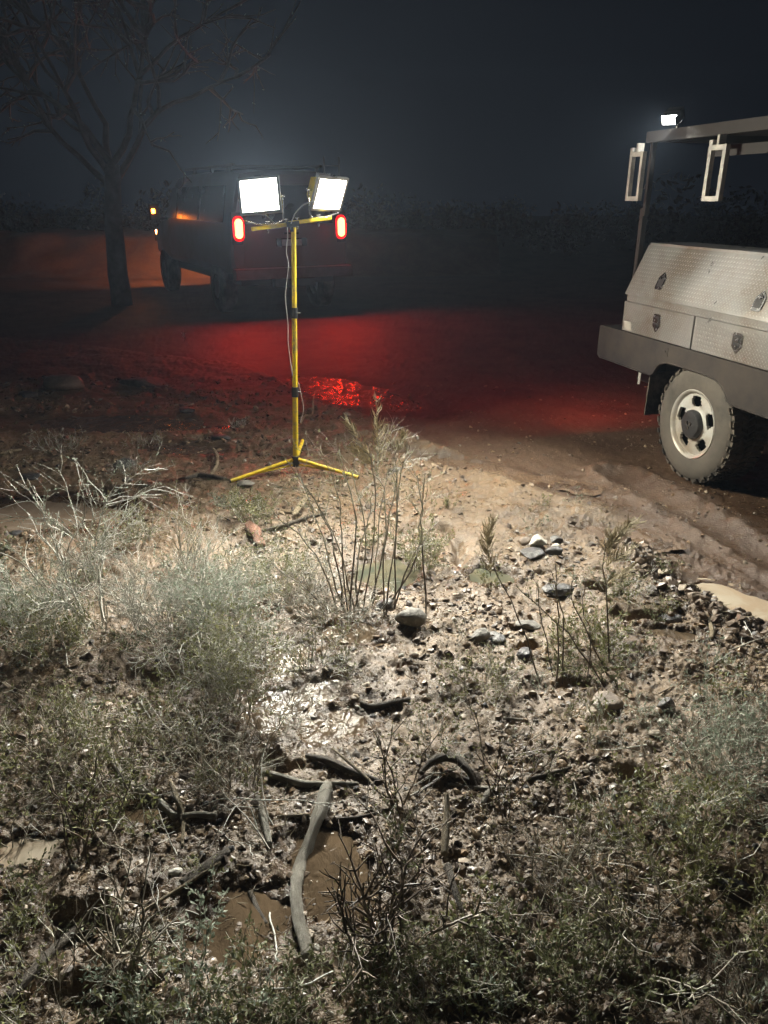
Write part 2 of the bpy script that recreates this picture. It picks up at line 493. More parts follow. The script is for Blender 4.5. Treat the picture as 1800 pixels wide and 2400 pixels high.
def wood_mat(name, c0, c1, c2):
    m, nt, b = newmat(name)
    co = nt.nodes.new('ShaderNodeUVMap').outputs['UV']
    mp = nt.nodes.new('ShaderNodeMapping'); mp.inputs['Scale'].default_value = (1.5, 22, 1); nt.links.new(co, mp.inputs['Vector'])
    g = noise(nt, 3, 6, .65, mp.outputs[0], .4)
    n = noise(nt, 12, 5, .7, objco(nt))
    c = ramp(nt, g, [(.30, c0), (.5, c1), (.7, c2)])
    c = mix(nt, ramp(nt, n, [(.50, 0.0), (.70, .7)]), c, tuple(x*.35 for x in c1))
    nt.links.new(c, b.inputs['Base Color']); b.inputs['Roughness'].default_value = .7
    bb = bump(nt, g, 1.0, .012); bb = bump(nt, n, .4, .005, bb); nt.links.new(bb, b.inputs['Normal'])
    return m
def rock_mat(name, c0, c1, rough=.65, sc=14):
    m, nt, b = newmat(name)
    co = objco(nt)
    n = noise(nt, sc, 7, .7, co); n2 = noise(nt, sc*5, 4, .7, co)
    c = mix(nt, ramp(nt, n, [(.35, 0.0), (.65, 1.0)]), c0, c1)
    c = mix(nt, ramp(nt, n2, [(.58, 0.0), (.68, .5)]), c, tuple(min(1, x*1.7) for x in c1))
    nt.links.new(c, b.inputs['Base Color']); b.inputs['Roughness'].default_value = rough
    bb = bump(nt, n, .5, .02); bb = bump(nt, n2, .4, .004, bb); nt.links.new(bb, b.inputs['Normal'])
    return m

M = {}
M['ground'] = ground_mat()
M['tan'] = water_mat('silty_water', (.36, .28, .20), (.42, .36, .28), .10, .18, 10)
M['green'] = water_mat('murky_pond_water', (.07, .075, .055), (.12, .105, .07), .03, .08, 9)
M['brown'] = water_mat('brown_water', (.105, .074, .046), (.07, .050, .032), .05, .35, 26)
M['silt'] = water_mat('silt_film', (.20, .145, .10), (.24, .185, .135), .22, .25, 5)
M['road_w'] = water_mat('road_water', (.13, .085, .055), (.10, .066, .044), .10, .8, 22, streak=True)
M['dark'] = water_mat('dark_water', (.075, .045, .032), (.11, .07, .05), .06, .45, 18)
M['gravel'] = vary_mat('gravel', [(0, (.05, .034, .024)), (.35, (.135, .092, .060)), (.6, (.21, .150, .095)), (.8, (.29, .215, .135)), (.93, (.28, .18, .10)), (1, (.38, .34, .27))], .42, bmp=.4, spec=.5)
M['litter'] = vary_mat('litter', [(0, (.07, .05, .03)), (.4, (.20, .15, .085)), (.75, (.28, .23, .14)), (1, (.38, .33, .22))], .6, sub=.15)
M['twig_pale'] = vary_mat('pale_twig', [(0, (.28, .255, .20)), (.5, (.47, .455, .40)), (1, (.66, .66, .60))], .55)
M['twig_dimmed'] = vary_mat('dimmed_pale_twig', [(0, (.16, .14, .10)), (.6, (.31, .28, .22)), (1, (.58, .55, .47))], .55)  # pale twig darkened to paint the dimmer foreground
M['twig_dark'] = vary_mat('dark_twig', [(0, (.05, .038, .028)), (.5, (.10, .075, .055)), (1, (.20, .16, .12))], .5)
M['leaf_olive'] = vary_mat('olive_leaf', [(0, (.09, .10, .04)), (.5, (.19, .20, .08)), (1, (.38, .38, .17))], .5, sub=.25)
M['leaf_grey'] = vary_mat('grey_green_leaf', [(0, (.15, .19, .14)), (.5, (.29, .345, .26)), (1, (.47, .52, .42))], .5, sub=.3)
M['leaf_green'] = vary_mat('green_leaf', [(0, (.06, .07, .034)), (.5, (.135, .15, .068)), (1, (.27, .28, .135))], .5, sub=.22)
M['plume'] = vary_mat('dry_plume', [(0, (.28, .23, .13)), (1, (.50, .43, .27))], .6, sub=.2)
M['wood_pale'] = wood_mat('weathered_wood', (.17, .155, .12), (.36, .33, .27), (.50, .47, .40))
M['wood_dark'] = wood_mat('wet_dark_wood', (.04, .032, .024), (.12, .095, .07), (.25, .21, .16))
M['wood_red'] = wood_mat('red_brown_wood', (.13, .055, .035), (.30, .14, .09), (.42, .24, .16))
M['wood_tan'] = wood_mat('tan_wood', (.20, .15, .09), (.34, .27, .17), (.44, .37, .25))
M['rock_grey'] = rock_mat('grey_rock', (.10, .092, .08), (.21, .195, .17))
M['rock_dark'] = rock_mat('dark_wet_rock', (.03, .03, .032), (.085, .08, .078), .35)
M['rock_tan'] = rock_mat('tan_rock', (.24, .19, .14), (.40, .34, .27))
M['rock_pale'] = rock_mat('pale_rock', (.38, .36, .31), (.56, .54, .48))
M['rock_brown'] = rock_mat('brown_rock', (.13, .095, .07), (.20, .155, .115), .5, 9)
M['yellow'] = simple('yellow_paint', (.82, .60, .02), .45, 0, .08, 40, .03, .001, .05, dirt=((.45, .34, .08), .02))
M['black'] = simple('black_plastic', (.025, .025, .027), .45, 0, .3, 60, .1)
M['steel'] = simple('bright_steel', (.62, .62, .63), .25, 1, .1, 60)
M['cable'] = simple('grey_cable', (.45, .43, .40), .5, 0, .1, 60)
M['alu'] = simple('tread_plate_aluminium', (.41, .405, .40), .32, .65, .12, 6, .05, .002, dirt=((.25, .215, .18), .14))
M['alu_bright'] = simple('polished_aluminium', (.50, .48, .46), .34, .8, .08, 30)
M['trim'] = simple('dark_gap', (.012, .012, .012), .8)
M['skirt'] = simple('grey_dusty_steel', (.028, .027, .030), .7, 0, .2, 5, .1, .002, dirt=((.06, .05, .042), .25), spec=.25)
M['rubber'] = simple('dusty_rubber', (.062, .058, .052), .85, 0, .2, 9, .2, .002, dirt=((.12, .105, .088), .35))
M['tread'] = simple('tyre_tread', (.025, .023, .021), .8, 0, .4, 20, .3, .003, dirt=((.12, .10, .08), .2))
M['rim'] = simple('silver_wheel_paint', (.60, .60, .57), .38, .25, .08, 12, 0, coat=.2, dirt=((.38, .33, .27), .15))
M['cap'] = simple('black_hub_cap', (.035, .035, .037), .4, 0, .3, 30, .1)
M['chassis'] = simple('dark_chassis', (.02, .019, .018), .7)
M['white'] = simple('white_paint', (.27, .265, .255), .5, 0, .08, 20, dirt=((.45, .42, .38), .1))
M['post'] = simple('grey_post_paint', (.032, .029, .028), .65, .0, .12, 12, spec=.15)
M['vanbody'] = simple('van_paint', (.17, .13, .13), .38, .2, .12, 3, 0, coat=.3, dirt=((.15, .11, .09), .3))
M['glass'] = simple('dark_window_glass', (.012, .012, .015), .25, 0, .1, 3)
M['bumper'] = simple('dull_bumper', (.20, .18, .175), .35, .5, .15, 8)
M['bark'] = simple('tree_bark', (.085, .07, .06), .85, 0, .35, 8, .8, .03)
M['paleleaf'] = simple('pale_scrap', (.6, .58, .52), .6)
M['halo_lens'] = emit('red_halo_lens', (1.0, .012, .02), .75)  # weak red glow standing in for the bloom round the lit core
M['reflector'] = simple('reflector_foil', (.8, .8, .78), .15, .9)

print('TIME %.1f'%(_t.time()-T0)) if 'T0' in globals() else 0
# ------------------------------------------------------------------ thin haze, added for lamp glow and raised darks
m = bpy.data.materials.new('glow_haze'); m.use_nodes = True
nt = m.node_tree; nt.nodes.remove(nt.nodes['Principled BSDF'])
pv = nt.nodes.new('ShaderNodeVolumePrincipled')
pv.inputs['Color'].default_value = (.62, .78, 1.0, 1); pv.inputs['Density'].default_value = HAZE
pv.inputs['Anisotropy'].default_value = 0.25
nt.links.new(pv.outputs[0], nt.nodes['Material Output'].inputs['Volume'])
bm = bmesh.new(); box(bm, -92, 92, -12, 92, -1.6, 14)
o = bmobj('haze', bm, m, smooth=False); tag(o, kind='stuff')

print('TIME %.1f'%(_t.time()-T0)) if 'T0' in globals() else 0
# ------------------------------------------------------------------ ground sheet
def build_ground():
    ys = [-11, -7, -4, -2, -1, -.3, .2, .5]
    y = .62
    while y < 9.5:
        ys.append(y); y += .0042 + .0036*max(0, y-.8)**1.25*.8
    while y < 88:
        ys.append(y); y += .06 + .035*(y-9.3)
    ys.append(90)
    ys = np.array(ys)
    nc = 780
    s = np.linspace(-1, 1, nc)
    out = np.array([1.02, 1.08, 1.2, 1.4, 1.8, 2.4, 3.2])
    cols = []
    for yy in ys:
        wdt = .60*max(yy, .7)+.42
        wdt = min(wdt, 40)
        c = s*wdt
        ext = wdt + (90-wdt)*(np.linspace(0, 1, 15)[1:]**3)
        cols.append(np.concatenate([-ext[::-1], c, ext]))
    X = np.array(cols); Y = np.repeat(ys[:, None], X.shape[1], 1)
    Z = np.empty_like(X)
    for k in range(0, len(ys), 40):
        Z[k:k+40] = height(X[k:k+40], Y[k:k+40])
    rm = np.empty_like(X); wt = np.zeros_like(X)
    for k in range(0, len(ys), 40):
        rm[k:k+40] = road_mask(X[k:k+40], Y[k:k+40])[0]
        for p in POOLS:
            wt[k:k+40] = np.maximum(wt[k:k+40], sstep(1.5, 1.0, pool_e(X[k:k+40], Y[k:k+40], p)))
    ch = g0(730, 1560)
    wt = np.clip(wt + .2*np.exp(-(((X-ch[0])/.28)**2+((Y-ch[1])/.65)**2)) + .35*rm + sstep(.0, .5, fbm(X, Y, 2.0, 3, 40))*.5, 0, 1)
    R_, C_ = X.shape
    i = np.arange(R_*C_).reshape(R_, C_)
    q = np.stack([i[:-1, :-1], i[:-1, 1:], i[1:, 1:], i[1:, :-1]], -1).reshape(-1, 4)
    me = mesh_np('ground', np.stack([X, Y, Z], -1), quads=q, smooth=True, mats=[M['ground']])
    addattr(me, 'road', rm); addattr(me, 'wet', wt)
    print('ground', R_, C_)
    return tag(link('ground', me), kind='structure')
build_ground()
for p in POOLS:
    r = max(p['rx'], p['ry'])*1.35
    st = max(.008, r/90)
    n = int(2*r/st)
    xs = p['c'][0]+np.linspace(-r, r, n); ys = p['c'][1]+np.linspace(-r, r, n)
    X, Y = np.meshgrid(xs, ys)
    hh = height(X, Y); e = pool_e(X, Y, p)
    ok = (hh < p['wz']+.010) & (e < 1.22)
    ok = ok[:-1, :-1] | ok[1:, :-1] | ok[:-1, 1:] | ok[1:, 1:]
    i = np.arange(n*n).reshape(n, n)
    q = np.stack([i[:-1, :-1], i[:-1, 1:], i[1:, 1:], i[1:, :-1]], -1)[ok]
    if not len(q): continue
    used, inv = np.unique(q, return_inverse=True)
    V = np.stack([X.ravel()[used], Y.ravel()[used], np.full(len(used), p['wz'])], -1)
    me = mesh_np('puddle', V, quads=inv.reshape(-1, 4), smooth=True, mats=[M[{'road': 'road_w'}.get(p['kind'], p['kind'])]])
    tag(link('puddle', me), kind='structure')

print('TIME %.1f'%(_t.time()-T0)) if 'T0' in globals() else 0
# ------------------------------------------------------------------ far bank, orange in the amber lamp
def bank():
    xs = np.linspace(-26, 3, 150); ts = np.linspace(0, 1, 26)
    X, T = np.meshgrid(xs, ts)
    y0 = 19.3 + .04*(X+6)**2*.3
    Y = y0 + T*3.2
    Z = -.05 + sstep(0, .55, T)*(.92+.12*fbm(X, Y, .5, 3, 50)) + .10*fbm(X, Y, 1.6, 4, 51)*sstep(0, .2, T)
    Y = Y + .25*fbm(X, Z*2, 1.2, 3, 52)
    Z[-1] = -.3
    i = np.arange(X.size).reshape(X.shape)
    q = np.stack([i[:-1, :-1], i[:-1, 1:], i[1:, 1:], i[1:, :-1]], -1).reshape(-1, 4)
    me = mesh_np('earth_bank', np.stack([X, Y, Z], -1), quads=q, smooth=True, mats=[M['ground']])
    addattr(me, 'road', np.full(X.size, .5)); addattr(me, 'wet', np.zeros(X.size))
    tag(link('earth_bank', me), kind='structure')
bank()

print('TIME %.1f'%(_t.time()-T0)) if 'T0' in globals() else 0
def horizon_scrub():  # unseen scrub added to soften the seam between sky and ground
    rng = np.random.default_rng(31); Lv = Leaves()
    for k in range(230):
        y = rng.uniform(26, 70); x = rng.uniform(-.62, .62)*y + rng.normal()*2
        h = rng.uniform(.5, 1.7)*(1+.8*(rng.random() < .12)); wd = h*rng.uniform(.5, 1.1)
        for j in range(130):
            v = rng.normal(size=3); v /= np.linalg.norm(v); r = rng.random()**.4
            Lv.add((x+v[0]*wd*r, y+v[1]*wd*r*.6, max(0, h*.5+v[2]*h*.55*r)), rng.normal(size=3), h*.16, h*.07, rng.random())
    o = Lv.build('added_scrub', M['twig_dark']); tag(o, 'added dark scrub softening the horizon behind the vehicles', 'scrub', kind='stuff')
horizon_scrub()

# ------------------------------------------------------------------ rocks
def ico(sub):
    bm = bmesh.new(); bmesh.ops.create_icosphere(bm, subdivisions=sub, radius=1)
    v = np.array([x.co[:] for x in bm.verts]); f = np.array([[q.index for q in t.verts] for t in bm.faces]); bm.free()
    return v, f
ICO1, ICO3, ICO4 = ico(1), ico(3), ico(4)
def rock_mesh(name, size, mat, seed, ang=.8, sub=None):
    v, f = sub or ICO3
    r = np.random.default_rng(seed)
    v = v.copy()
    for k in range(12):
        n = r.normal(size=3); n /= np.linalg.norm(n); d = .55+.3*r.random()
        t = v@n - d
        v -= np.where(t > 0, t*ang, 0)[:, None]*n
    v *= (1+.10*fbm(v[:, 0]*1+seed, v[:, 1]+v[:, 2]*1.7, 1.4, 3, seed % 50) + .03*fbm(v[:, 0]+v[:, 2]*2.2, v[:, 1], 6, 2, 3))[:, None]
    v *= np.array(size)
    return mesh_np(name, v, faces=f, smooth=(ang < .75), mats=[mat])
def rock(u, v, w_px, hr, dr, mat, seed, label, sink=.35, rot=0, ang=.8, cat='rock', name='rock', tilt=0):
    p = G(u, v)
    dist = math.sqrt(p.x**2+p.y**2+(H-p.z)**2)
    a = w_px/FPX*dist*.43
    me = rock_mesh(name, (a, a*dr, a*hr), M[mat], seed, ang)
    o = link(name, me, None, (p.x, p.y+a*dr*.5, p.z + a*hr*(1-2*sink)))
    o.rotation_euler = (tilt, 0, rot)
    return tag(o, label, cat)
rocks = [
 (1262, 1285, 52, .85, .9, 'rock_pale', 3, 'pale angular stone standing by the small green pool', .2, .5, .9),
 (1250, 1310, 70, .35, .9, 'rock_dark', 4, 'flat dark stone lying below the pale angular stone', .3, .2, .9),
 (1303, 1303, 54, .5, .8, 'rock_dark', 5, 'black wet rock behind the leaning dark stemmed shrub', .3, 0, .7),
 (1232, 1275, 42, .6, .8, 'rock_brown', 6, 'brown rounded stone left of the pale angular stone', .3, 1, .7),
 (962, 1465, 92, .60, .8, 'rock_grey', 7, 'grey speckled boulder at the foot of the tall centre shrub', .3, .3, .6),
 (905, 1425, 60, .5, .8, 'rock_dark', 8, 'dark rock hidden under the tall centre shrub', .3, .3, .8),
 (1125, 1500, 66, .6, .8, 'rock_grey', 9, 'grey broken rock lying before the leaning shrub', .3, .4, .95),
 (1165, 1505, 74, .35, .7, 'rock_dark', 10, 'tilted dark slab against the grey broken rock', .3, -.4, .95),
 (1240, 1475, 70, .30, .8, 'rock_grey', 11, 'flat grey slab among stems of the leaning shrub', .3, .2, .9),
 (1230, 1540, 56, .35, .8, 'rock_dark', 12, 'low black stone under the leaning shrub', .3, .9, .9),
 (1425, 1660, 90, .42, .9, 'rock_brown', 13, 'smooth brown boulder half buried below the leaning shrub', .4, .2, .45),
 (1395, 1672, 46, .25, .8, 'rock_tan', 14, 'thin tan stone edge beside the smooth brown boulder', .3, -.3, .9),
 (1310, 1395, 92, .35, .7, 'rock_dark', 15, 'dark cracked rock under the middle of the leaning shrub', .3, .1, .9),
 (1302, 1270, 44, .5, .8, 'rock_dark', 16, 'small black rock behind the pale pebbles', .3, .1, .9),
 (1272, 1275, 36, .4, .8, 'rock_pale', 17, 'flat white pebble left in the row of pale pebbles', .35, .1, .6),
 (1303, 1283, 28, .5, .8, 'rock_pale', 18, 'round white pebble right in the row of pale pebbles', .35, .1, .5),
 (1560, 1345, 42, .4, .8, 'rock_tan', 19, 'orange tan stone on the clods beside the silty puddle', .3, .1, .9),
 (1600, 1392, 36, .4, .8, 'rock_tan', 20, 'orange crusted stone on the muddy berm', .3, .6, .9),
 (1632, 1400, 46, .6, .8, 'rock_brown', 21, 'dark brown clod beside the orange crusted stone', .3, .1, .8),
 (1575, 1440, 70, .4, .7, 'rock_dark', 22, 'black clod overhanging the dark hollow', .3, .1, .9),
 (1700, 1580, 30, .5, .8, 'rock_tan', 23, 'small ochre stone above the smooth pale cobble', .3, .1, .8),
 (1634, 1645, 28, .9, .7, 'rock_pale', 24, 'smooth pale oval cobble standing in the gravel', .25, .9, .4),
 (1612, 1632, 18, .7, .8, 'rock_tan', 25, 'small beige pebble next to the pale oval cobble', .3, .1, .5),
 (1565, 1670, 58, .7, .8, 'rock_dark', 26, 'glossy black pointed rock left of the pale cobble', .2, .1, .95),
 (1550, 1697, 26, .5, .8, 'rock_pale', 27, 'white stone chip below the black pointed rock', .3, .1, .8),
 (1535, 1725, 34, .5, .8, 'rock_tan', 28, 'tan stone below the white stone chip', .3, .1, .7),
 (1580, 1712, 34, .5, .8, 'rock_tan', 29, 'beige stone right of the white stone chip', .3, .4, .7),
 (1358, 1735, 22, .6, .8, 'rock_pale', 30, 'round whitish pebble in the gravel below the brown boulder', .3, .4, .4),
 (1288, 1748, 20, .5, .8, 'rock_tan', 31, 'yellowish oval pebble left of the round whitish pebble', .3, .4, .4),
 (1690, 1725, 24, .6, .8, 'rock_tan', 32, 'ochre stone under the grey twigs near the edge', .3, .4, .7),
 (1175, 1820, 46, .35, .8, 'rock_tan', 33, 'flat tan stone in the wet mud above the arched root', .3, .4, .8),
 (970, 1540, 26, .6, .8, 'rock_tan', 34, 'small sandy stone beside the wet channel', .3, .4, .7),
 (830, 1640, 24, .6, .8, 'rock_tan', 35, 'ochre stone near the glinting water', .3, .4, .7),
 (140, 912, 118, .42, .7, 'rock_brown', 36, 'large low boulder at the far edge of the lit ground', .3, .2, .5),
 (330, 905, 130, .28, .7, 'rock_grey', 37, 'long grey rock right of the large low boulder', .3, -.2, .8),
 (60, 930, 60, .3, .7, 'rock_dark', 38, 'small dark boulder left of the large low boulder', .3, -.2, .8),
 (435, 965, 56, .3, .7, 'rock_dark', 39, 'black rock on the bank of the dark pool', .3, -.2, .8),
 (515, 1028, 56, .4, .7, 'rock_dark', 40, 'black rock near the reddish wet ground', .3, -.2, .8),
 (290, 1095, 66, .5, .7, 'rock_dark', 41, 'dark rock under the dried weeds on the left', .3, -.2, .7),
 (300, 1130, 34, .4, .7, 'rock_grey', 42, 'grey stone just below the dark rock in dried weeds', .3, -.2, .7),
 (70, 1125, 60, .35, .7, 'rock_dark', 43, 'dark stone at the left above the smooth silt', .3, -.2, .8),
 (575, 1140, 52, .4, .7, 'rock_grey', 44, 'grey stone below the left foot of the light stand', .3, .2, .6),
 (925, 1105, 40, .5, .7, 'rock_grey', 45, 'small grey rock behind the tall centre shrub top', .3, .2, .7),
 (715, 1140, 18, .6, .7, 'rock_tan', 46, 'small stone in front of the yellow right leg', .3, .2, .7),
 (1440, 1395, 60, .45, .7, 'rock_brown', 47, 'brown ledge stone above the dark hollow', .3, .2, .7),
 (410, 2050, 36, .5, .7, 'rock_pale', 48, 'white broken shard in the foreground mud', .3, .2, .9),
 (50, 2135, 26, .5, .8, 'rock_tan', 49, 'small tan cobble at the lower left', .3, .2, .5),
 (295, 2200, 60, .8, .7, 'rock_grey', 50, 'blurred grey stone under the forked stems', .3, .2, .5),
 (720, 2200, 40, .5, .7, 'rock_tan', 51, 'jagged beige stone left of the long pale log', .3, .2, .9),
 (1520, 2290, 22, .7, .8, 'rock_tan', 52, 'round tan pebble among the lower right stems', .3, .2, .5),
 (1630, 2300, 30, .5, .8, 'rock_pale', 53, 'white stone near the lower right corner', .3, .2, .8),
 (1000, 2160, 30, .4, .8, 'rock_tan', 54, 'flat stone beside the dark forked shrub', .3, .2, .8),
 (1740, 2060, 90, .5, .7, 'rock_dark', 55, 'black clod above the smooth hollow at the right', .3, .2, .7),
 (35, 1255, 40, .4, .7, 'rock_dark', 56, 'dark stone in the smooth silt at the left', .4, .2, .7),
]
for r in rocks:
    rock(r[0], r[1], r[2], r[3], r[4], r[5], r[6]*13+1, r[7], *r[8:])

print('TIME %.1f'%(_t.time()-T0)) if 'T0' in globals() else 0
# ------------------------------------------------------------------ loose gravel and pebbles
def fan_points(n, rng, ymin=.85, ymax=8.5, power=1.0):
    t = rng.random(n)
    y = ymin*(ymax/ymin)**(t**power)
    x = (rng.random(n)*2-1)*(.60*y+.35)
    return x, y
def gravel():
    rng = np.random.default_rng(5)
    x, y = fan_points(150000, rng, .85, 8.0, .85)
    rm = road_mask(x, y)[0]
    patch = .5+.5*fbm(x, y, 1.6, 3, 60)
    cx, cy = g0(1200, 1600)
    core = np.exp(-(((x-.35)/1.0)**2+((y-2.3)/1.2)**2))
    dens = (1-rm)*(.12+.80*sstep(.44, .62, patch)+.35*core) + rm*(.10+.35*sstep(.55, .7, patch))
    inw = np.zeros_like(x)
    for p in POOLS:
        inw = np.maximum(inw, sstep(1.05, .8, pool_e(x, y, p))*(.97 if p['kind'] in ('silt', 'tan', 'green') else (.35 if p['kind'] == 'brown' else .82)))
    bd, _ = seg_dist(x, y, BERM)
    dens = dens*(1-.8*np.exp(-(((x-.42)/.42)**2+((y-4.2)/.62)**2)))
    dens = (dens + .8*np.exp(-(bd/.13)**2))*(1-inw)
    k = rng.random(len(x)) < dens*.50
    x, y, rm, bd = x[k], y[k], rm[k], bd[k]
    n = len(x)
    sz = np.minimum(.0026*np.exp(rng.exponential(.58, n)), .016)*(1+.16*np.maximum(0, y-1.5))*(1-.35*rm)
    sz = np.where(bd < .15, sz*1.5, sz)
    z = hl(x, y)
    v, f = ICO1
    r = rng.normal(size=(n, len(v), 3))*.16
    V = v[None]*(1+.22*rng.normal(size=(n, len(v), 1))).clip(.6, 1.35) + r*.3
    V = V*np.stack([np.ones(n), .55+.45*rng.random(n), .35+.4*rng.random(n)], -1)[:, None, :]
    a = rng.random(n)*2*np.pi; ca, sa = np.cos(a), np.sin(a)
    X = V[..., 0]*ca[:, None]-V[..., 1]*sa[:, None]; Y = V[..., 0]*sa[:, None]+V[..., 1]*ca[:, None]
    tx, ty = rng.normal(size=n)*.3, rng.normal(size=n)*.3
    Z = V[..., 2]+X*tx[:, None]+Y*ty[:, None]
    V = np.stack([x[:, None]+X*sz[:, None], y[:, None]+Y*sz[:, None], z[:, None]+(Z+.12)*sz[:, None]], -1)
    F_ = (f[None]+(np.arange(n)*len(v))[:, None, None]).reshape(-1, 3)
    me = mesh_np('gravel', V.reshape(-1, 3), faces=F_, smooth=False, mats=[M['gravel']])
    c = np.clip(rng.random(n)**1.3*1.0, 0, 1); c = np.where(bd < .16, c*.45, c)
    addattr(me, 'vary', np.repeat(c, len(v)))
    tag(link('gravel', me), 'loose gravel and mud clods strewn over the wet ground', 'gravel', kind='stuff')
    print('gravel', n)
gravel()
def pebbles():
    rng = np.random.default_rng(15)
    mats = ['rock_tan', 'rock_brown', 'rock_grey', 'rock_tan', 'rock_pale', 'rock_dark']
    protos = []
    for k in range(12):
        me = rock_mesh('pebble', (1, .62+.3*rng.random(), .42+.2*rng.random()), M[mats[k % 6]], 300+k, .6, ico(2))
        for p in me.polygons: p.use_smooth = True
        protos.append(me)
    n = 0
    while n < 230:
        u, v = rng.uniform(0, 1800), rng.uniform(1180, 2380)
        p = G(u, v)
        if road_mask(np.array([p.x]), np.array([p.y]))[0][0] > .5 and rng.random() < .7: continue
        if any(pool_e(np.array([p.x]), np.array([p.y]), q)[0] < .9 for q in POOLS) and rng.random() < .85: continue
        if u < 700 and v < 1700 and rng.random() < .8: continue
        s = rng.uniform(.006, .015)*(1+.15*max(0, p.y-1.5))
        kk = int(rng.integers(12)); cn = ['tan', 'brown', 'grey', 'tan', 'whitish', 'blackish'][kk % 6]
        o = link('pebble', protos[kk], None, (p.x, p.y, p.z+s*.12))
        o.scale = (s, s, s); o.rotation_euler = (rng.normal()*.2, rng.normal()*.2, rng.random()*6.28)
        tag(o, 'small rounded %s pebble lying among the wet gravel' % cn, 'pebble', 'small %s pebbles lying in the gravel' % cn)
        n += 1
pebbles()

print('TIME %.1f'%(_t.time()-T0)) if 'T0' in globals() else 0
# ------------------------------------------------------------------ litter: straw, sticks, leaf bits, low ground cover
def litter():
    rng = np.random.default_rng(8)
    T = Tubes()
    x, y = fan_points(26000, rng, .85, 6.5, .9)
    rm = road_mask(x, y)[0]
    pt = .5+.5*fbm(x, y, 1.8, 3, 71)
    k = rng.random(len(x)) < (1-rm)*(.08+.9*sstep(.45, .7, pt))
    x, y = x[k], y[k]; z = hl(x, y)
    for i in range(len(x)):
        a = rng.random()*6.28 if rng.random() < .5 else rng.normal()*.5+.3
        L = rng.uniform(.012, .06)*(1.6 if rng.random() < .1 else 1)
        d = np.array([math.cos(a), math.sin(a), rng.uniform(-.05, .35)])*L
        p0 = np.array([x[i], y[i], z[i]+.002]); mid = p0+d*.5+rng.normal(size=3)*L*.08
        r = rng.uniform(.0005, .0013)*(1+.25*max(0, y[i]-2))
        T.add([p0, mid, p0+d], [r, r, r*.5], rng.random())
    o = T.build('plant_litter', M['litter']); tag(o, 'straw and snapped twigs lying on the mud', 'plant litter', kind='stuff')
    Lv = Leaves()
    x, y = fan_points(52000, rng, .85, 6.5, .9)
    rm = road_mask(x, y)[0]
    pt = .5+.5*fbm(x, y, 2.2, 3, 72)
    k = rng.random(len(x)) < (1-rm)*(.05+.9*sstep(.48, .68, pt))
    x, y = x[k], y[k]; z = hl(x, y)
    for i in range(len(x)):
        d = rng.normal(size=3); d[2] = abs(d[2])*.5
        s = rng.uniform(.004, .012)*(1+.15*max(0, y[i]-2))
        Lv.add((x[i], y[i], z[i]+.001), d, s, s*rng.uniform(.3, .7), rng.random())
    o = Lv.build('leaf_litter', M['litter']); tag(o, 'dead leaf scraps strewn over the mud', 'leaf litter', kind='stuff')
litter()
def ground_cover():
    rng = np.random.default_rng(18)
    Lv = Leaves()
    x, y = fan_points(9000, rng, .8, 7.5, .9)
    rm = road_mask(x, y)[0]
    pt = .5+.5*fbm(x, y, 1.1, 3, 81)
    near = sstep(1.75, 1.15, y)
    left = sstep(-.3, -1.2, x)*sstep(1.8, 2.4, y)
    k = rng.random(len(x)) < (1-rm)*np.clip(.75*sstep(.56, .70, pt)+.16*near+.30*left, 0, 1)*.8
    for p in POOLS: k &= (pool_e(x, y, p) > 1.0)
    k &= ~((np.hypot((x+.15)/.55, (y-1.62)/.30) < 1) & (rng.random(len(x)) < .8))
    x, y = x[k], y[k]; z = hl(x, y)
    for i in range(len(x)):
        nb = rng.integers(7, 15); hgt = rng.uniform(.015, .05)*(1+.5*(y[i] < 1.5))
        c = rng.random()
        for b in range(nb):
            d = np.array([rng.normal()*.6, rng.normal()*.6, rng.uniform(.4, 1.2)])
            p = np.array([x[i], y[i], z[i]-.002])+rng.normal(size=3)*np.array([.008, .008, .004])
            if rng.random() < .5:
                p = p + d*hgt*rng.uniform(.2, .9); Lv.add(p, rng.normal(size=3)+np.array([0, 0, .4]), hgt*.28, hgt*.11, min(1, max(0, c+rng.normal()*.2)))
            else:
                Lv.add(p, d, hgt, .0022+.0006*max(0, y[i]-2), min(1, max(0, c+rng.normal()*.2)))
    o = Lv.build('ground_cover', M['leaf_green']); tag(o, 'low green weeds sprouting from the mud', 'ground cover', kind='stuff')
    print('cover', len(Lv.p))
ground_cover()

print('TIME %.1f'%(_t.time()-T0)) if 'T0' in globals() else 0
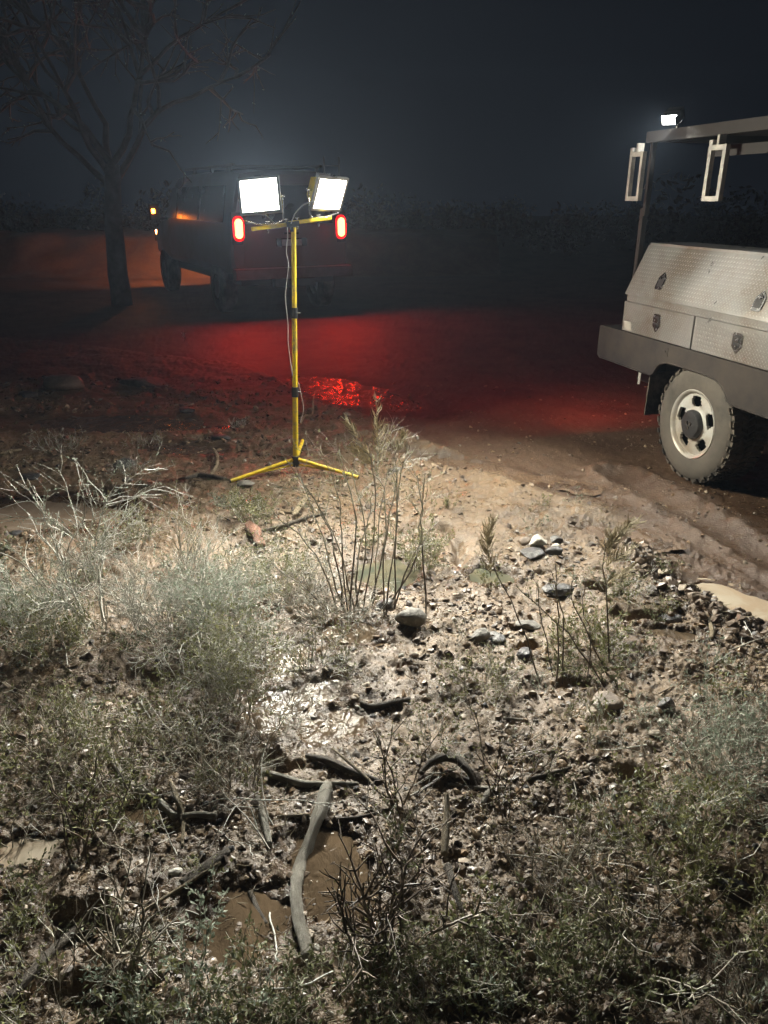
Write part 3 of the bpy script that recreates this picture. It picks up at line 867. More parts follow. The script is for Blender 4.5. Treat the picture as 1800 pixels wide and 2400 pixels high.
# ------------------------------------------------------------------ shrubs
def walk(rng, p0, d, L, n, wob, grav=0.0):
    pts = [np.array(p0, float)]; d = np.array(d, float); d /= np.linalg.norm(d)
    for k in range(n):
        d = d + rng.normal(size=3)*wob + np.array([0, 0, grav]); d /= np.linalg.norm(d)
        pts.append(pts[-1]+d*L/n)
    return np.array(pts)
def branch(rng, T, Lv, p0, d, L, r, lvl, P):
    n = max(3, int(L/P['seg'])); n = min(n, 12)
    pts = walk(rng, p0, d, L, n, P['wob'], P.get('up', .05))
    c = rng.random()
    T.add(pts, np.linspace(r, r*.35, n+1), c)
    along(rng, T, Lv, pts, L, r, lvl, P)
def along(rng, T, Lv, pts, L, r, lvl, P):
    n = len(pts)-1
    if lvl > 0:
        kids = rng.poisson(P['kids']*L/.1)+1
        for k in range(kids):
            t = rng.uniform(P.get('t0', .25), 1)*n; i = min(int(t), n-1); q = pts[i]+(pts[i+1]-pts[i])*(t-i)
            tan = pts[i+1]-pts[i]; tan /= np.linalg.norm(tan)+1e-9
            side = np.cross(tan, rng.normal(size=3)); side /= np.linalg.norm(side)+1e-9
            dd = tan*P['fwd']+side
            branch(rng, T, Lv, q, dd, L*rng.uniform(.22, .6)*P.get('kl', 1), r*.6, lvl-1, P)
    if Lv is not None and lvl <= P.get('leaf_lvl', 1):
        m = rng.poisson(P['leaves']*L/.1)
        for k in range(m):
            t = rng.uniform(.1, 1)*n; i = min(int(t), n-1); q = pts[i]+(pts[i+1]-pts[i])*(t-i)
            tan = pts[i+1]-pts[i]; tan /= np.linalg.norm(tan)+1e-9
            dd = tan*.5+rng.normal(size=3)*.8+np.array([0, 0, .3])
            s = P['ls']*rng.uniform(.6, 1.4)
            Lv.add(q, dd, s, s*P.get('lw', .4), min(1, max(0, P.get('lc', .5)+rng.normal()*.25)))
PALE = dict(seg=.03, wob=.22, kids=1.8, fwd=.9, leaves=1.0, ls=.008, lw=.45, leaf_lvl=2, lc=.6, up=.03)
THORN = dict(seg=.035, wob=.16, kids=1.15, fwd=1.1, leaves=3.2, ls=.009, lw=.5, leaf_lvl=2, lc=.6, up=.02)
FINE = dict(seg=.025, wob=.26, kids=2.0, fwd=.9, leaves=5.0, ls=.013, lw=.36, leaf_lvl=1, lc=.5, up=.06)
LEAFY = dict(seg=.03, wob=.18, kids=1.8, fwd=.9, leaves=10, ls=.014, lw=.42, leaf_lvl=2, lc=.5, up=.06)
BARE = dict(seg=.03, wob=.17, kids=1.5, fwd=.8, leaves=.8, ls=.008, lw=.4, leaf_lvl=2, lc=.5, up=.02)
def shrub(u, v, hgt, spread, nst, P, twig, leaf, seed, label, lvl=2, r=.0022, lean=(0, 0), rad=.05, cat='shrub', name='shrub', group=None, stems=None):
    rng = np.random.default_rng(seed)
    b = G(u, v)
    root = empty(name, b, 0, label=label, cat=cat, group=group)
    T, Lv = Tubes(), Leaves()
    if v > 1750 and twig == 'twig_pale': twig = 'twig_dimmed'  # near shrubs get the darker copy, foreground shade put into the colour
    nst = int(nst*(1.45 if v < 1900 else .9)) if P is not BARE else nst
    r *= 1.45 if (u < 820 and v < 1700) else 1.25
    for k in range(nst):
        a = rng.random()*6.28; q = math.sqrt(rng.random())
        p0 = np.array([math.cos(a)*q*rad, math.sin(a)*q*rad, -.01])
        d = np.array([math.cos(a)*q*spread+lean[0], math.sin(a)*q*spread+lean[1], 1.0])
        L = hgt*rng.uniform(.6, 1.1)*math.sqrt(1+min(1.2, spread**2*q*q))
        branch(rng, T, Lv, p0, d, L, r*rng.uniform(.7, 1.2), lvl, P)
    T.build('branches', M[twig], root, 3)
    if Lv.p: Lv.build('foliage', M[leaf], root, rng)
    return root
def plume(rng, T, p0, d, L, wdt):
    d = np.array(d, float); d /= np.linalg.norm(d)
    pts = walk(rng, p0, d, L, 5, .05, 0)
    T.add(pts, np.linspace(.0012, .0006, 6), .6)
    for k in range(60):
        t = rng.random(); i = min(int(t*5), 4); q = pts[i]+(pts[i+1]-pts[i])*(t*5-i)
        side = np.cross(d, rng.normal(size=3)); side /= np.linalg.norm(side)
        l = wdt*(1-.45*t)*rng.uniform(.7, 1.1)
        e = q+(side*.75+d*.9)*l*.55; e2 = e+(side*.35+d*1.1)*l*.4
        T.add([q, e, e2], [.0015, .0014, .0008], .5+.5*rng.random())

# the tall shrub in the middle: long rods from one foot, dry plumes on top
def tall_shrub():
    rng = np.random.default_rng(77)
    b = G(845, 1440)
    root = empty('tall_shrub', b, 0, label='tall twiggy shrub with dry feathery tips rising in front of the light stand', cat='shrub')
    T, Td, Lv, Tp = Tubes(), Tubes(), Leaves(), Tubes()
    B = np.array(b)
    rods = [((800, 1420), (790, 1290), (745, 1170), (660, 1000+60)), ((815, 1430), (800, 1270), (800, 1180), (765, 1080)), ((820, 1430), (838, 1250), (822, 1150), (795, 1065)),
            ((830, 1440), (860, 1310), (850, 1180), (820, 1090)), ((850, 1440), (872, 1300), (880, 1150), (870, 1060)), ((865, 1430), (905, 1280), (905, 1170), (880, 1090)),
            ((900, 1420), (897, 1300), (925, 1150), (935, 1100)), ((925, 1420), (925, 1250), (933, 1140), (955, 1030)), ((925, 1400), (960, 1310), (985, 1280), (1010, 1240)),
            ((790, 1430), (760, 1330), (700, 1250), (640, 1200)), ((780, 1440), (720, 1380), (650, 1330), (600, 1300)), ((840, 1440), (835, 1330), (850, 1250), (870, 1200)),
            ((870, 1430), (880, 1340), (885, 1250), (905, 1120)), ((910, 1420), (985, 1300), (990, 1200), (978, 1110)), ((810, 1440), (780, 1350), (760, 1270), (700, 1100)),
            ((905, 1420), (915, 1330), (935, 1220), (925, 1060)), ((1000, 1380), (990, 1260), (985, 1190), (995, 1120)), ((835, 1440), (810, 1350), (790, 1250), (720, 1140))]
    P = dict(THORN); P['kids'] = 2.6; P['leaves'] = 2.4
    for k, rr in enumerate(rods):
        yb = b.y + rng.uniform(-.05, .12)
        yt = yb + rng.uniform(-.12, .10)
        pts = [aty(u, v, yb+(yt-yb)*i/3) for i, (u, v) in enumerate(rr)]
        pts[0][2] = min(pts[0][2], hz(pts[0][0], pts[0][1]))-.005
        # resample smoothly and roughen
        Q = []
        for i in range(3):
            for t in np.linspace(0, 1, 4)[:-1]: Q.append(pts[i]*(1-t)+pts[i+1]*t)
        Q.append(pts[3]); Q = np.array(Q)
        for _ in range(2): Q[1:-1] = .25*Q[:-2]+.5*Q[1:-1]+.25*Q[2:]
        Q[1:] += rng.normal(size=(len(Q)-1, 3))*.004
        Q -= B
        L = np.linalg.norm(np.diff(Q, axis=0), axis=1).sum()
        r0 = rng.uniform(.0034, .0052)
        rad = np.linspace(r0, r0*.45, len(Q))
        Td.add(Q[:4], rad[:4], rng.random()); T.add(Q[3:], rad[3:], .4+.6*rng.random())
        along(rng, T, Lv, Q[3:], L*.42, r0*.6, 2, P)
    for (u, v, du, dv, L, wd) in [(890, 1085, 2, -90, .27, .07), (872, 1075, -60, -70, .20, .06), (930, 1060, 12, -36, .09, .05), (875, 1090, -40, -40, .12, .05)]:
        p = aty(u, v, b.y)-B; q = aty(u+du, v+dv, b.y)-B
        plume(rng, Tp, p, q-p, L, wd)
    lower = dict(BARE); lower['kids'] = 2.2
    for k in range(26):
        a = rng.uniform(0, 6.28)
        branch(rng, T, Lv, np.array([rng.normal()*.07, rng.normal()*.05, 0]), (math.cos(a)*1.6, math.sin(a)*.8, .5), rng.uniform(.12, .30), .0018, 2, lower)
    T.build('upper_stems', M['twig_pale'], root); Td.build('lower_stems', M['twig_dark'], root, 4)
    Lv.build('foliage', M['leaf_olive'], root, rng); Tp.build('dry_plumes', M['plume'], root)
tall_shrub()
def leaning_shrub():
    rng = np.random.default_rng(99)
    b = G(1380, 1605)
    root = empty('leaning_shrub', b, 0, label='leaning shrub of thin dark stems with a dark leafy foot right of centre', cat='shrub')
    B = np.array(b)
    T, Td, Lv, Tp, Lg = Tubes(), Tubes(), Leaves(), Tubes(), Leaves()
    rods = [((1270, 1560), (1215, 1440), (1160, 1340), (1135, 1270)), ((1300, 1550), (1270, 1455), (1262, 1400), (1250, 1330)), ((1420, 1590), (1330, 1475), (1250, 1410), (1210, 1370)),
            ((1425, 1575), (1380, 1490), (1340, 1420), (1340, 1360)), ((1310, 1545), (1312, 1460), (1300, 1400), (1305, 1320)), ((1325, 1540), (1325, 1470), (1310, 1420), (1295, 1340)), ((1380, 1560), (1390, 1480), (1365, 1430), (1370, 1350))]
    for rr in rods:
        yb = b.y+rng.uniform(-.04, .05); yt = yb+rng.uniform(-.05, .12)
        pts = [aty(u, v, yb+(yt-yb)*i/3) for i, (u, v) in enumerate(rr)]
        pts[0][2] = hz(pts[0][0], pts[0][1])-.005
        Q = []
        for i in range(3):
            for t in np.linspace(0, 1, 4)[:-1]: Q.append(pts[i]*(1-t)+pts[i+1]*t)
        Q.append(pts[3]); Q = np.array(Q)
        for _ in range(2): Q[1:-1] = .25*Q[:-2]+.5*Q[1:-1]+.25*Q[2:]
        Q[1:] += rng.normal(size=(len(Q)-1, 3))*.003
        Q -= B
        L = np.linalg.norm(np.diff(Q, axis=0), axis=1).sum()
        r0 = rng.uniform(.0025, .0036)
        Td.add(Q, np.linspace(r0, r0*.4, len(Q)), rng.random())
        P = dict(THORN); P['kids'] = 1.0
        along(rng, Td, Lv, Q[4:], L*.4, r0*.5, 1, P)
    for (u, v, du, dv, L, wd) in [(1150, 1350, -12, -70, .20, .07), (1140, 1300, 5, -50, .15, .06)]:
        p = aty(u, v, b.y)-B; q = aty(u+du, v+dv, b.y)-B
        plume(rng, Tp, p, q-p, L, wd)
    foot = dict(LEAFY)
    for k in range(40):
        u, v = rng.uniform(1270, 1450), 0; v = 1560+(u-1270)*.30
        p = np.array(G(u, v))-B
        branch(rng, Td, Lg, p, (rng.normal()*.6, rng.normal()*.6, 1), rng.uniform(.04, .10), .0014, 1, foot)
    Td.build('stems', M['twig_dark'], root, 4); Lv.build('upper_leaves', M['leaf_olive'], root, rng)
    Lg.build('foot_foliage', M['leaf_green'], root, rng); Tp.build('dry_plumes', M['plume'], root)
leaning_shrub()
def lone_stem():
    rng = np.random.default_rng(5)
    b = G(1428, 1550)
    root = empty('lone_stem', b, 0, label='single upright dark stem with a feathery pale head', cat='shrub')
    B = np.array(b); T, Tp, Lv = Tubes(), Tubes(), Leaves()
    pts = np.array([aty(u, v, b.y) for u, v in [(1428, 1550), (1426, 1500), (1424, 1450), (1422, 1400), (1420, 1370), (1412, 1330), (1418, 1290), (1425, 1260)]])-B
    T.add(pts, np.linspace(.004, .0015, 8), .2)
    along(rng, T, Lv, pts[4:], .3, .0015, 1, THORN)
    for (u, v, du, dv, L, wd) in [(1425, 1290, 30, -50, .14, .06), (1435, 1265, 40, -30, .12, .06), (1420, 1330, 40, -40, .14, .06), (1418, 1370, 45, -20, .12, .06), (1425, 1300, 0, -60, .10, .05)]:
        p = aty(u, v, b.y)-B; q = aty(u+du, v+dv, b.y)-B
        plume(rng, Tp, p, q-p, L, wd)
    T.build('stem', M['twig_dark'], root, 5); Lv.build('foliage', M['leaf_olive'], root, rng); Tp.build('dry_plumes', M['plume'], root)
lone_stem()
shrubs = [
 # u, v, height, spread, stems, kind, twig, leaf, seed, label, lvl, r, lean, rad
 (235, 1470, .62, .38, 9, THORN, 'twig_pale', 'leaf_grey', 1, 'tall pale spiky shrub with zigzag branches on the left', 2, .0030, (-.16, .0), .05),
 (390, 1470, .30, .8, 50, PALE, 'twig_pale', 'leaf_grey', 2, 'bleached dense brush glowing silver left of centre', 2, .0016, (0, .1), .12),
 (520, 1490, .30, .7, 34, FINE, 'twig_pale', 'leaf_grey', 3, 'silvery fine twigged brush between bleached brush and tall shrub', 2, .0014, (0, 0), .10),
 (545, 1640, .30, .55, 26, FINE, 'twig_pale', 'leaf_olive', 4, 'olive wiry bush reaching down towards the wet channel', 2, .0018, (.0, .1), .10),
 (40, 1480, .27, .8, 40, FINE, 'twig_pale', 'leaf_grey', 5, 'grey green bush cut by the left edge', 2, .0015, (0, 0), .13),
 (130, 1520, .20, .7, 26, LEAFY, 'twig_pale', 'leaf_olive', 6, 'yellow green leafy bush beside the grey one at left', 1, .0016, (0, 0), .10),
 (300, 1270, .19, .7, 40, FINE, 'twig_pale', 'leaf_olive', 7, 'low grassy bush behind the pale spiky shrub', 1, .0014, (0, 0), .12),
 (600, 1215, .15, .8, 30, LEAFY, 'twig_pale', 'leaf_olive', 8, 'bright green low bush just before the light stand', 1, .0015, (0, 0), .10),
 (630, 1370, .20, .9, 30, FINE, 'twig_pale', 'leaf_olive', 9, 'pale tangled brush behind the silvery fine brush', 2, .0013, (0, 0), .10),
 (720, 1370, .16, .8, 26, PALE, 'twig_pale', 'leaf_olive', 10, 'dry low brush left of the tall shrub foot', 2, .0013, (.2, 0), .08),
 (760, 1450, .17, 1.3, 20, BARE, 'twig_pale', 'leaf_olive', 11, 'bare tangle of sticks at the foot of the tall shrub', 2, .0018, (-.5, 0), .07),
 (990, 1330, .22, .5, 18, LEAFY, 'twig_pale', 'leaf_olive', 12, 'thin yellow green weed right of the tall shrub', 1, .0013, (0, 0), .07),
 (1050, 1190, .09, .5, 6, LEAFY, 'twig_pale', 'leaf_olive', 13, 'small pale sprig standing on the lit sand', 1, .0010, (0, 0), .03),
 (740, 1560, .13, 1.0, 30, FINE, 'twig_pale', 'leaf_olive', 14, 'low grassy clump over the glinting channel', 1, .0013, (0, 0), .10),
 (610, 1200, .22, .3, 3, THORN, 'twig_dark', 'leaf_olive', 15, 'thin dark switch rising in front of the left yellow leg', 1, .0018, (.05, 0), .02),
 (560, 1830, .26, .7, 22, BARE, 'twig_pale', 'leaf_grey', 16, 'pale leafless bush above the broken branches', 2, .0020, (.0, .1), .08),
 (1380, 1500, .13, .8, 26, LEAFY, 'twig_pale', 'leaf_olive', 17, 'leafy olive weed behind the leaning shrub', 1, .0012, (0, 0), .10),
 (1120, 1610, .14, .9, 26, FINE, 'twig_pale', 'leaf_olive', 18, 'dry straw coloured tuft below the broken grey rock', 1, .0012, (0, 0), .10),
 (1450, 1390, .14, .8, 20, FINE, 'twig_pale', 'leaf_olive', 19, 'straw coloured weed around the single upright stem', 1, .0012, (0, 0), .09),
 (930, 1890, .30, .30, 5, THORN, 'twig_dark', 'leaf_olive', 20, 'two dark upright stems above the long pale log', 1, .0028, (-.02, 0), .03),
 (1170, 1900, .32, .35, 7, THORN, 'twig_dark', 'leaf_olive', 21, 'loose thorny shrub left of the dark hollow', 2, .0024, (-.15, .1), .04),
 (250, 1820, .24, .7, 28, FINE, 'twig_pale', 'leaf_olive', 22, 'wispy dull green bush above the curved grey branch', 1, .0014, (0, 0), .10),
 (120, 1760, .20, .8, 34, FINE, 'twig_pale', 'leaf_olive', 23, 'wispy olive bush near the left edge', 1, .0014, (0, 0), .10),
 (190, 2010, .24, .45, 7, LEAFY, 'twig_dark', 'leaf_olive', 24, 'dark forked stems standing beside the silty puddle', 1, .0035, (0, 0), .03),
 (290, 2260, .26, .5, 7, BARE, 'twig_pale', 'leaf_grey', 25, 'grey forked dead shrub in the lower left', 2, .0042, (.05, .1), .04),
 (915, 2230, .27, .75, 12, BARE, 'twig_dark', 'leaf_olive', 26, 'dark forked shrub stump in the foreground', 2, .0055, (0, .1), .02),
 (960, 2010, .10, .6, 12, LEAFY, 'twig_dark', 'leaf_green', 27, 'green leafy sprigs behind the dark forked shrub', 1, .0015, (0, 0), .05),
 (850, 2330, .17, .3, 9, LEAFY, 'twig_dark', 'leaf_green', 28, 'bright green upright sprig at the log end', 1, .0014, (0, 0), .03),
 (1480, 2250, .30, .6, 9, THORN, 'twig_pale', 'leaf_olive', 29, 'thorny green branched shrub at the lower right', 2, .0036, (-.05, .1), .04),
 (1330, 2330, .22, .8, 20, LEAFY, 'twig_pale', 'leaf_green', 30, 'dense dull green bush along the bottom right of centre', 2, .0018, (0, 0), .10),
 (1700, 1850, .30, .7, 30, FINE, 'twig_pale', 'leaf_grey', 31, 'dull grey brush along the right edge', 2, .0016, (0, 0), .10),
 (1690, 1720, .24, .35, 5, THORN, 'twig_dark', 'leaf_olive', 32, 'sparse dark twigs rising over the pale cobble', 2, .0022, (-.1, 0), .03),
 (1630, 2120, .26, .8, 14, LEAFY, 'twig_pale', 'leaf_olive', 33, 'spreading thorny bush with yellow green tips at right', 2, .0022, (.1, .1), .05),
 (1080, 2330, .20, .8, 22, LEAFY, 'twig_pale', 'leaf_green', 34, 'dark green bush at the bottom beside the pale log', 2, .0017, (0, 0), .10),
 (600, 2400, .15, .8, 22, LEAFY, 'twig_pale', 'leaf_green', 35, 'dark green bush at the bottom left of centre', 2, .0017, (0, 0), .10),
 (400, 2390, .18, .8, 18, LEAFY, 'twig_pale', 'leaf_grey', 36, 'greyish leafy bush at the bottom below the grey forked shrub', 2, .0017, (0, 0), .10),
 (100, 2380, .18, .8, 14, BARE, 'twig_pale', 'leaf_green', 37, 'thin dark twigs in the bottom left corner', 2, .0020, (0, 0), .10),
 (1290, 2080, .20, .9, 20, BARE, 'twig_pale', 'leaf_olive', 38, 'tangled pale twigs right of the short upright log', 2, .0018, (0, 0), .08),
 (1740, 2390, .20, .8, 10, BARE, 'twig_pale', 'leaf_green', 39, 'thin bare twigs in the bottom right corner', 2, .0022, (0, 0), .03),
 (850, 2390, .15, .9, 16, LEAFY, 'twig_pale', 'leaf_green', 40, 'low leafy growth along the bottom edge centre', 2, .0016, (0, 0), .10),
 (1520, 1940, .14, .8, 16, LEAFY, 'twig_pale', 'leaf_olive', 41, 'small olive weed below the dark hollow', 1, .0014, (0, 0), .07),
 (310, 1105, .11, .8, 18, FINE, 'twig_pale', 'leaf_grey', 42, 'dried grey weed beside the dark left rock', 1, .0013, (0, 0), .08),
 (130, 1050, .12, .9, 24, FINE, 'twig_pale', 'leaf_grey', 43, 'grey scrub patch at the far left edge of light', 1, .0015, (0, 0), .16),
 (330, 1040, .09, .9, 22, FINE, 'twig_pale', 'leaf_olive', 44, 'straw coloured scrub in front of the dark pool', 1, .0015, (0, 0), .14),
 (560, 1000, .08, .9, 20, FINE, 'twig_pale', 'leaf_grey', 45, 'low scrub left of the mast', 1, .0015, (0, 0), .06),
 (800, 1050, .07, .9, 24, FINE, 'twig_pale', 'leaf_olive', 46, 'low crisp weed behind the right yellow leg', 1, .0015, (0, 0), .12),
 (530, 1185, .08, .8, 14, LEAFY, 'twig_pale', 'leaf_grey', 47, 'small bluish weed under the left yellow leg tip', 1, .0013, (0, 0), .05),
 (440, 1730, .14, .8, 18, FINE, 'twig_pale', 'leaf_olive', 48, 'thin olive weed over the dark hollow', 1, .0014, (0, 0), .08),
 (450, 1330, .30, .5, 12, THORN, 'twig_pale', 'leaf_olive', 49, 'sparse thorny shrub behind the bleached brush', 2, .0020, (.1, 0), .08),
 (1000, 1740, .12, .9, 18, FINE, 'twig_pale', 'leaf_olive', 50, 'straw tuft right of the glinting water', 1, .0012, (0, 0), .09),
 (20, 1960, .16, .8, 12, BARE, 'twig_pale', 'leaf_grey', 51, 'bare twigs over the puddle at the left edge', 2, .0018, (0, 0), .08),
 (660, 2330, .10, .7, 12, LEAFY, 'twig_pale', 'leaf_green', 52, 'green weed around the lower end of the pale log', 1, .0015, (0, 0), .03),
]
for s_ in shrubs:
    shrub(*s_[:9], s_[9], *s_[10:])
def small_weeds():
    rng = np.random.default_rng(44)
    protos = []
    for k, (P, tw, lf) in enumerate([(LEAFY, 'twig_pale', 'leaf_olive'), (FINE, 'twig_pale', 'leaf_grey'), (LEAFY, 'twig_dark', 'leaf_green'), (BARE, 'twig_pale', 'leaf_olive'), (FINE, 'twig_pale', 'leaf_olive')]):
        r = np.random.default_rng(500+k); T, Lv = Tubes(), Leaves()
        for j in range(9):
            a = r.random()*6.28
            branch(r, T, Lv, np.array([math.cos(a)*.01, math.sin(a)*.01, -.006]), (math.cos(a)*.8, math.sin(a)*.8, 1), r.uniform(.05, .10), .0011, 1, P)
        t = T.build('stems', M[tw]); l = Lv.build('foliage', M[lf], None, r)
        protos.append((t.data, l.data)); bpy.data.objects.remove(t); bpy.data.objects.remove(l)
    n = 0
    LB = ['small olive leafed weed on pale stalks sprouting from the wet mud', 'small grey green wispy weed sprouting from the wet mud', 'small deep green leafy weed on dark stalks sprouting from the mud', 'small nearly leafless tuft of bare stalks standing in the mud', 'small olive wispy weed with fine crinkled stalks in the mud']
    while n < 110:
        u, v = rng.uniform(-30, 1830), rng.uniform(1130, 2400)
        p = G(u, v)
        if road_mask(np.array([p.x]), np.array([p.y]))[0][0] > .2: continue
        if any(pool_e(np.array([p.x]), np.array([p.y]), q)[0] < 1.0 for q in POOLS): continue
        if 1400 < v < 2000 and 600 < u < 1400 and rng.random() < .35: continue
        kk = int(rng.integers(5)); t, l = protos[kk]
        root = empty('small_weed', p, rng.random()*6.28, label=LB[kk], cat='weed', group=['small olive weeds', 'small grey green weeds', 'small deep green weeds', 'small bare tufts', 'small wispy olive weeds'][kk])
        s = rng.uniform(.6, 1.5); root.scale = (s, s, s)
        link('stems', t, root); link('foliage', l, root)
        n += 1
small_weeds()

print('TIME %.1f'%(_t.time()-T0)) if 'T0' in globals() else 0
# ------------------------------------------------------------------ logs, branches and driftwood
def log(pts_px, radii, mat, seed, label, name='log', cat='log', sides=12, lift=None, gn=.26, subs=7, flat=1.0):
    rng = np.random.default_rng(seed)
    P = [np.array(G(u, v)) for u, v in pts_px]
    for i, p in enumerate(P): p[2] += radii[i]*.85 + (lift[i] if lift else 0)
    P = np.array(P); R_ = np.array(radii)*(1.1 if 'long pale' in label else .95)
    # Catmull-Rom
    Q, Rr = [], []
    n = len(P)
    for i in range(n-1):
        p0, p1, p2, p3 = P[max(i-1, 0)], P[i], P[i+1], P[min(i+2, n-1)]
        for t in np.linspace(0, 1, subs, endpoint=False):
            Q.append(.5*((2*p1)+(-p0+p2)*t+(2*p0-5*p1+4*p2-p3)*t*t+(-p0+3*p1-3*p2+p3)*t**3)); Rr.append(R_[i]*(1-t)+R_[i+1]*t)
    Q.append(P[-1]); Rr.append(R_[-1]); Q = np.array(Q); Rr = np.array(Rr)
    base_ = Q[len(Q)//2].copy(); Q = Q-base_
    m = len(Q)
    t = np.gradient(Q, axis=0); t /= np.linalg.norm(t, axis=1, keepdims=True)
    a = np.cross(t, [0, 0, 1.]); a /= np.linalg.norm(a, axis=1, keepdims=True)+1e-9; b = np.cross(a, t)
    th = np.arange(sides)*2*np.pi/sides
    lng = np.concatenate([[0], np.cumsum(np.linalg.norm(np.diff(Q, axis=0), axis=1))])
    A, Th = np.meshgrid(th, lng)
    ridge = 1 + gn*vnoise(A*1.6+seed, Th*9, seed) + gn*.6*vnoise(A*3.2, Th*30+seed, seed+1)
    ridge[:, -1] = ridge[:, 0]*.5+ridge[:, -1]*.5
    V = Q[:, None]+Rr[:, None, None]*ridge[..., None]*(a[:, None]*np.cos(th)[None, :, None]+b[:, None]*np.sin(th)[None, :, None]*flat)
    V = V.reshape(-1, 3)
    k = np.arange(m-1)[:, None]*sides; i = np.arange(sides); j = (i+1) % sides
    q = np.stack([k+i, k+j, k+sides+j, k+sides+i], -1).reshape(-1, 4)
    # rough ends
    V = np.concatenate([V, [Q[0]-t[0]*Rr[0]*.3, Q[-1]+t[-1]*Rr[-1]*.3]])
    e0, e1 = len(V)-2, len(V)-1; f = []
    for s in range(sides):
        f.append((e0, (s+1) % sides, s)); f.append((e1, (m-1)*sides+s, (m-1)*sides+(s+1) % sides))
    me = mesh_np(name, V, faces=f, quads=q, smooth=True, mats=[M[mat]])
    uv = me.uv_layers.new(name='UVMap')
    li = np.empty(len(me.loops), np.int32); me.loops.foreach_get('vertex_index', li)
    vr = np.minimum(li//sides, m-1); vs = li % sides
    uvs = np.stack([lng[vr]*8, np.abs(vs/sides-.5)*2], -1)
    uv.data.foreach_set('uv', uvs.astype(np.float32).ravel())
    o = link(name, me, None, base_)
    return tag(o, label, cat)
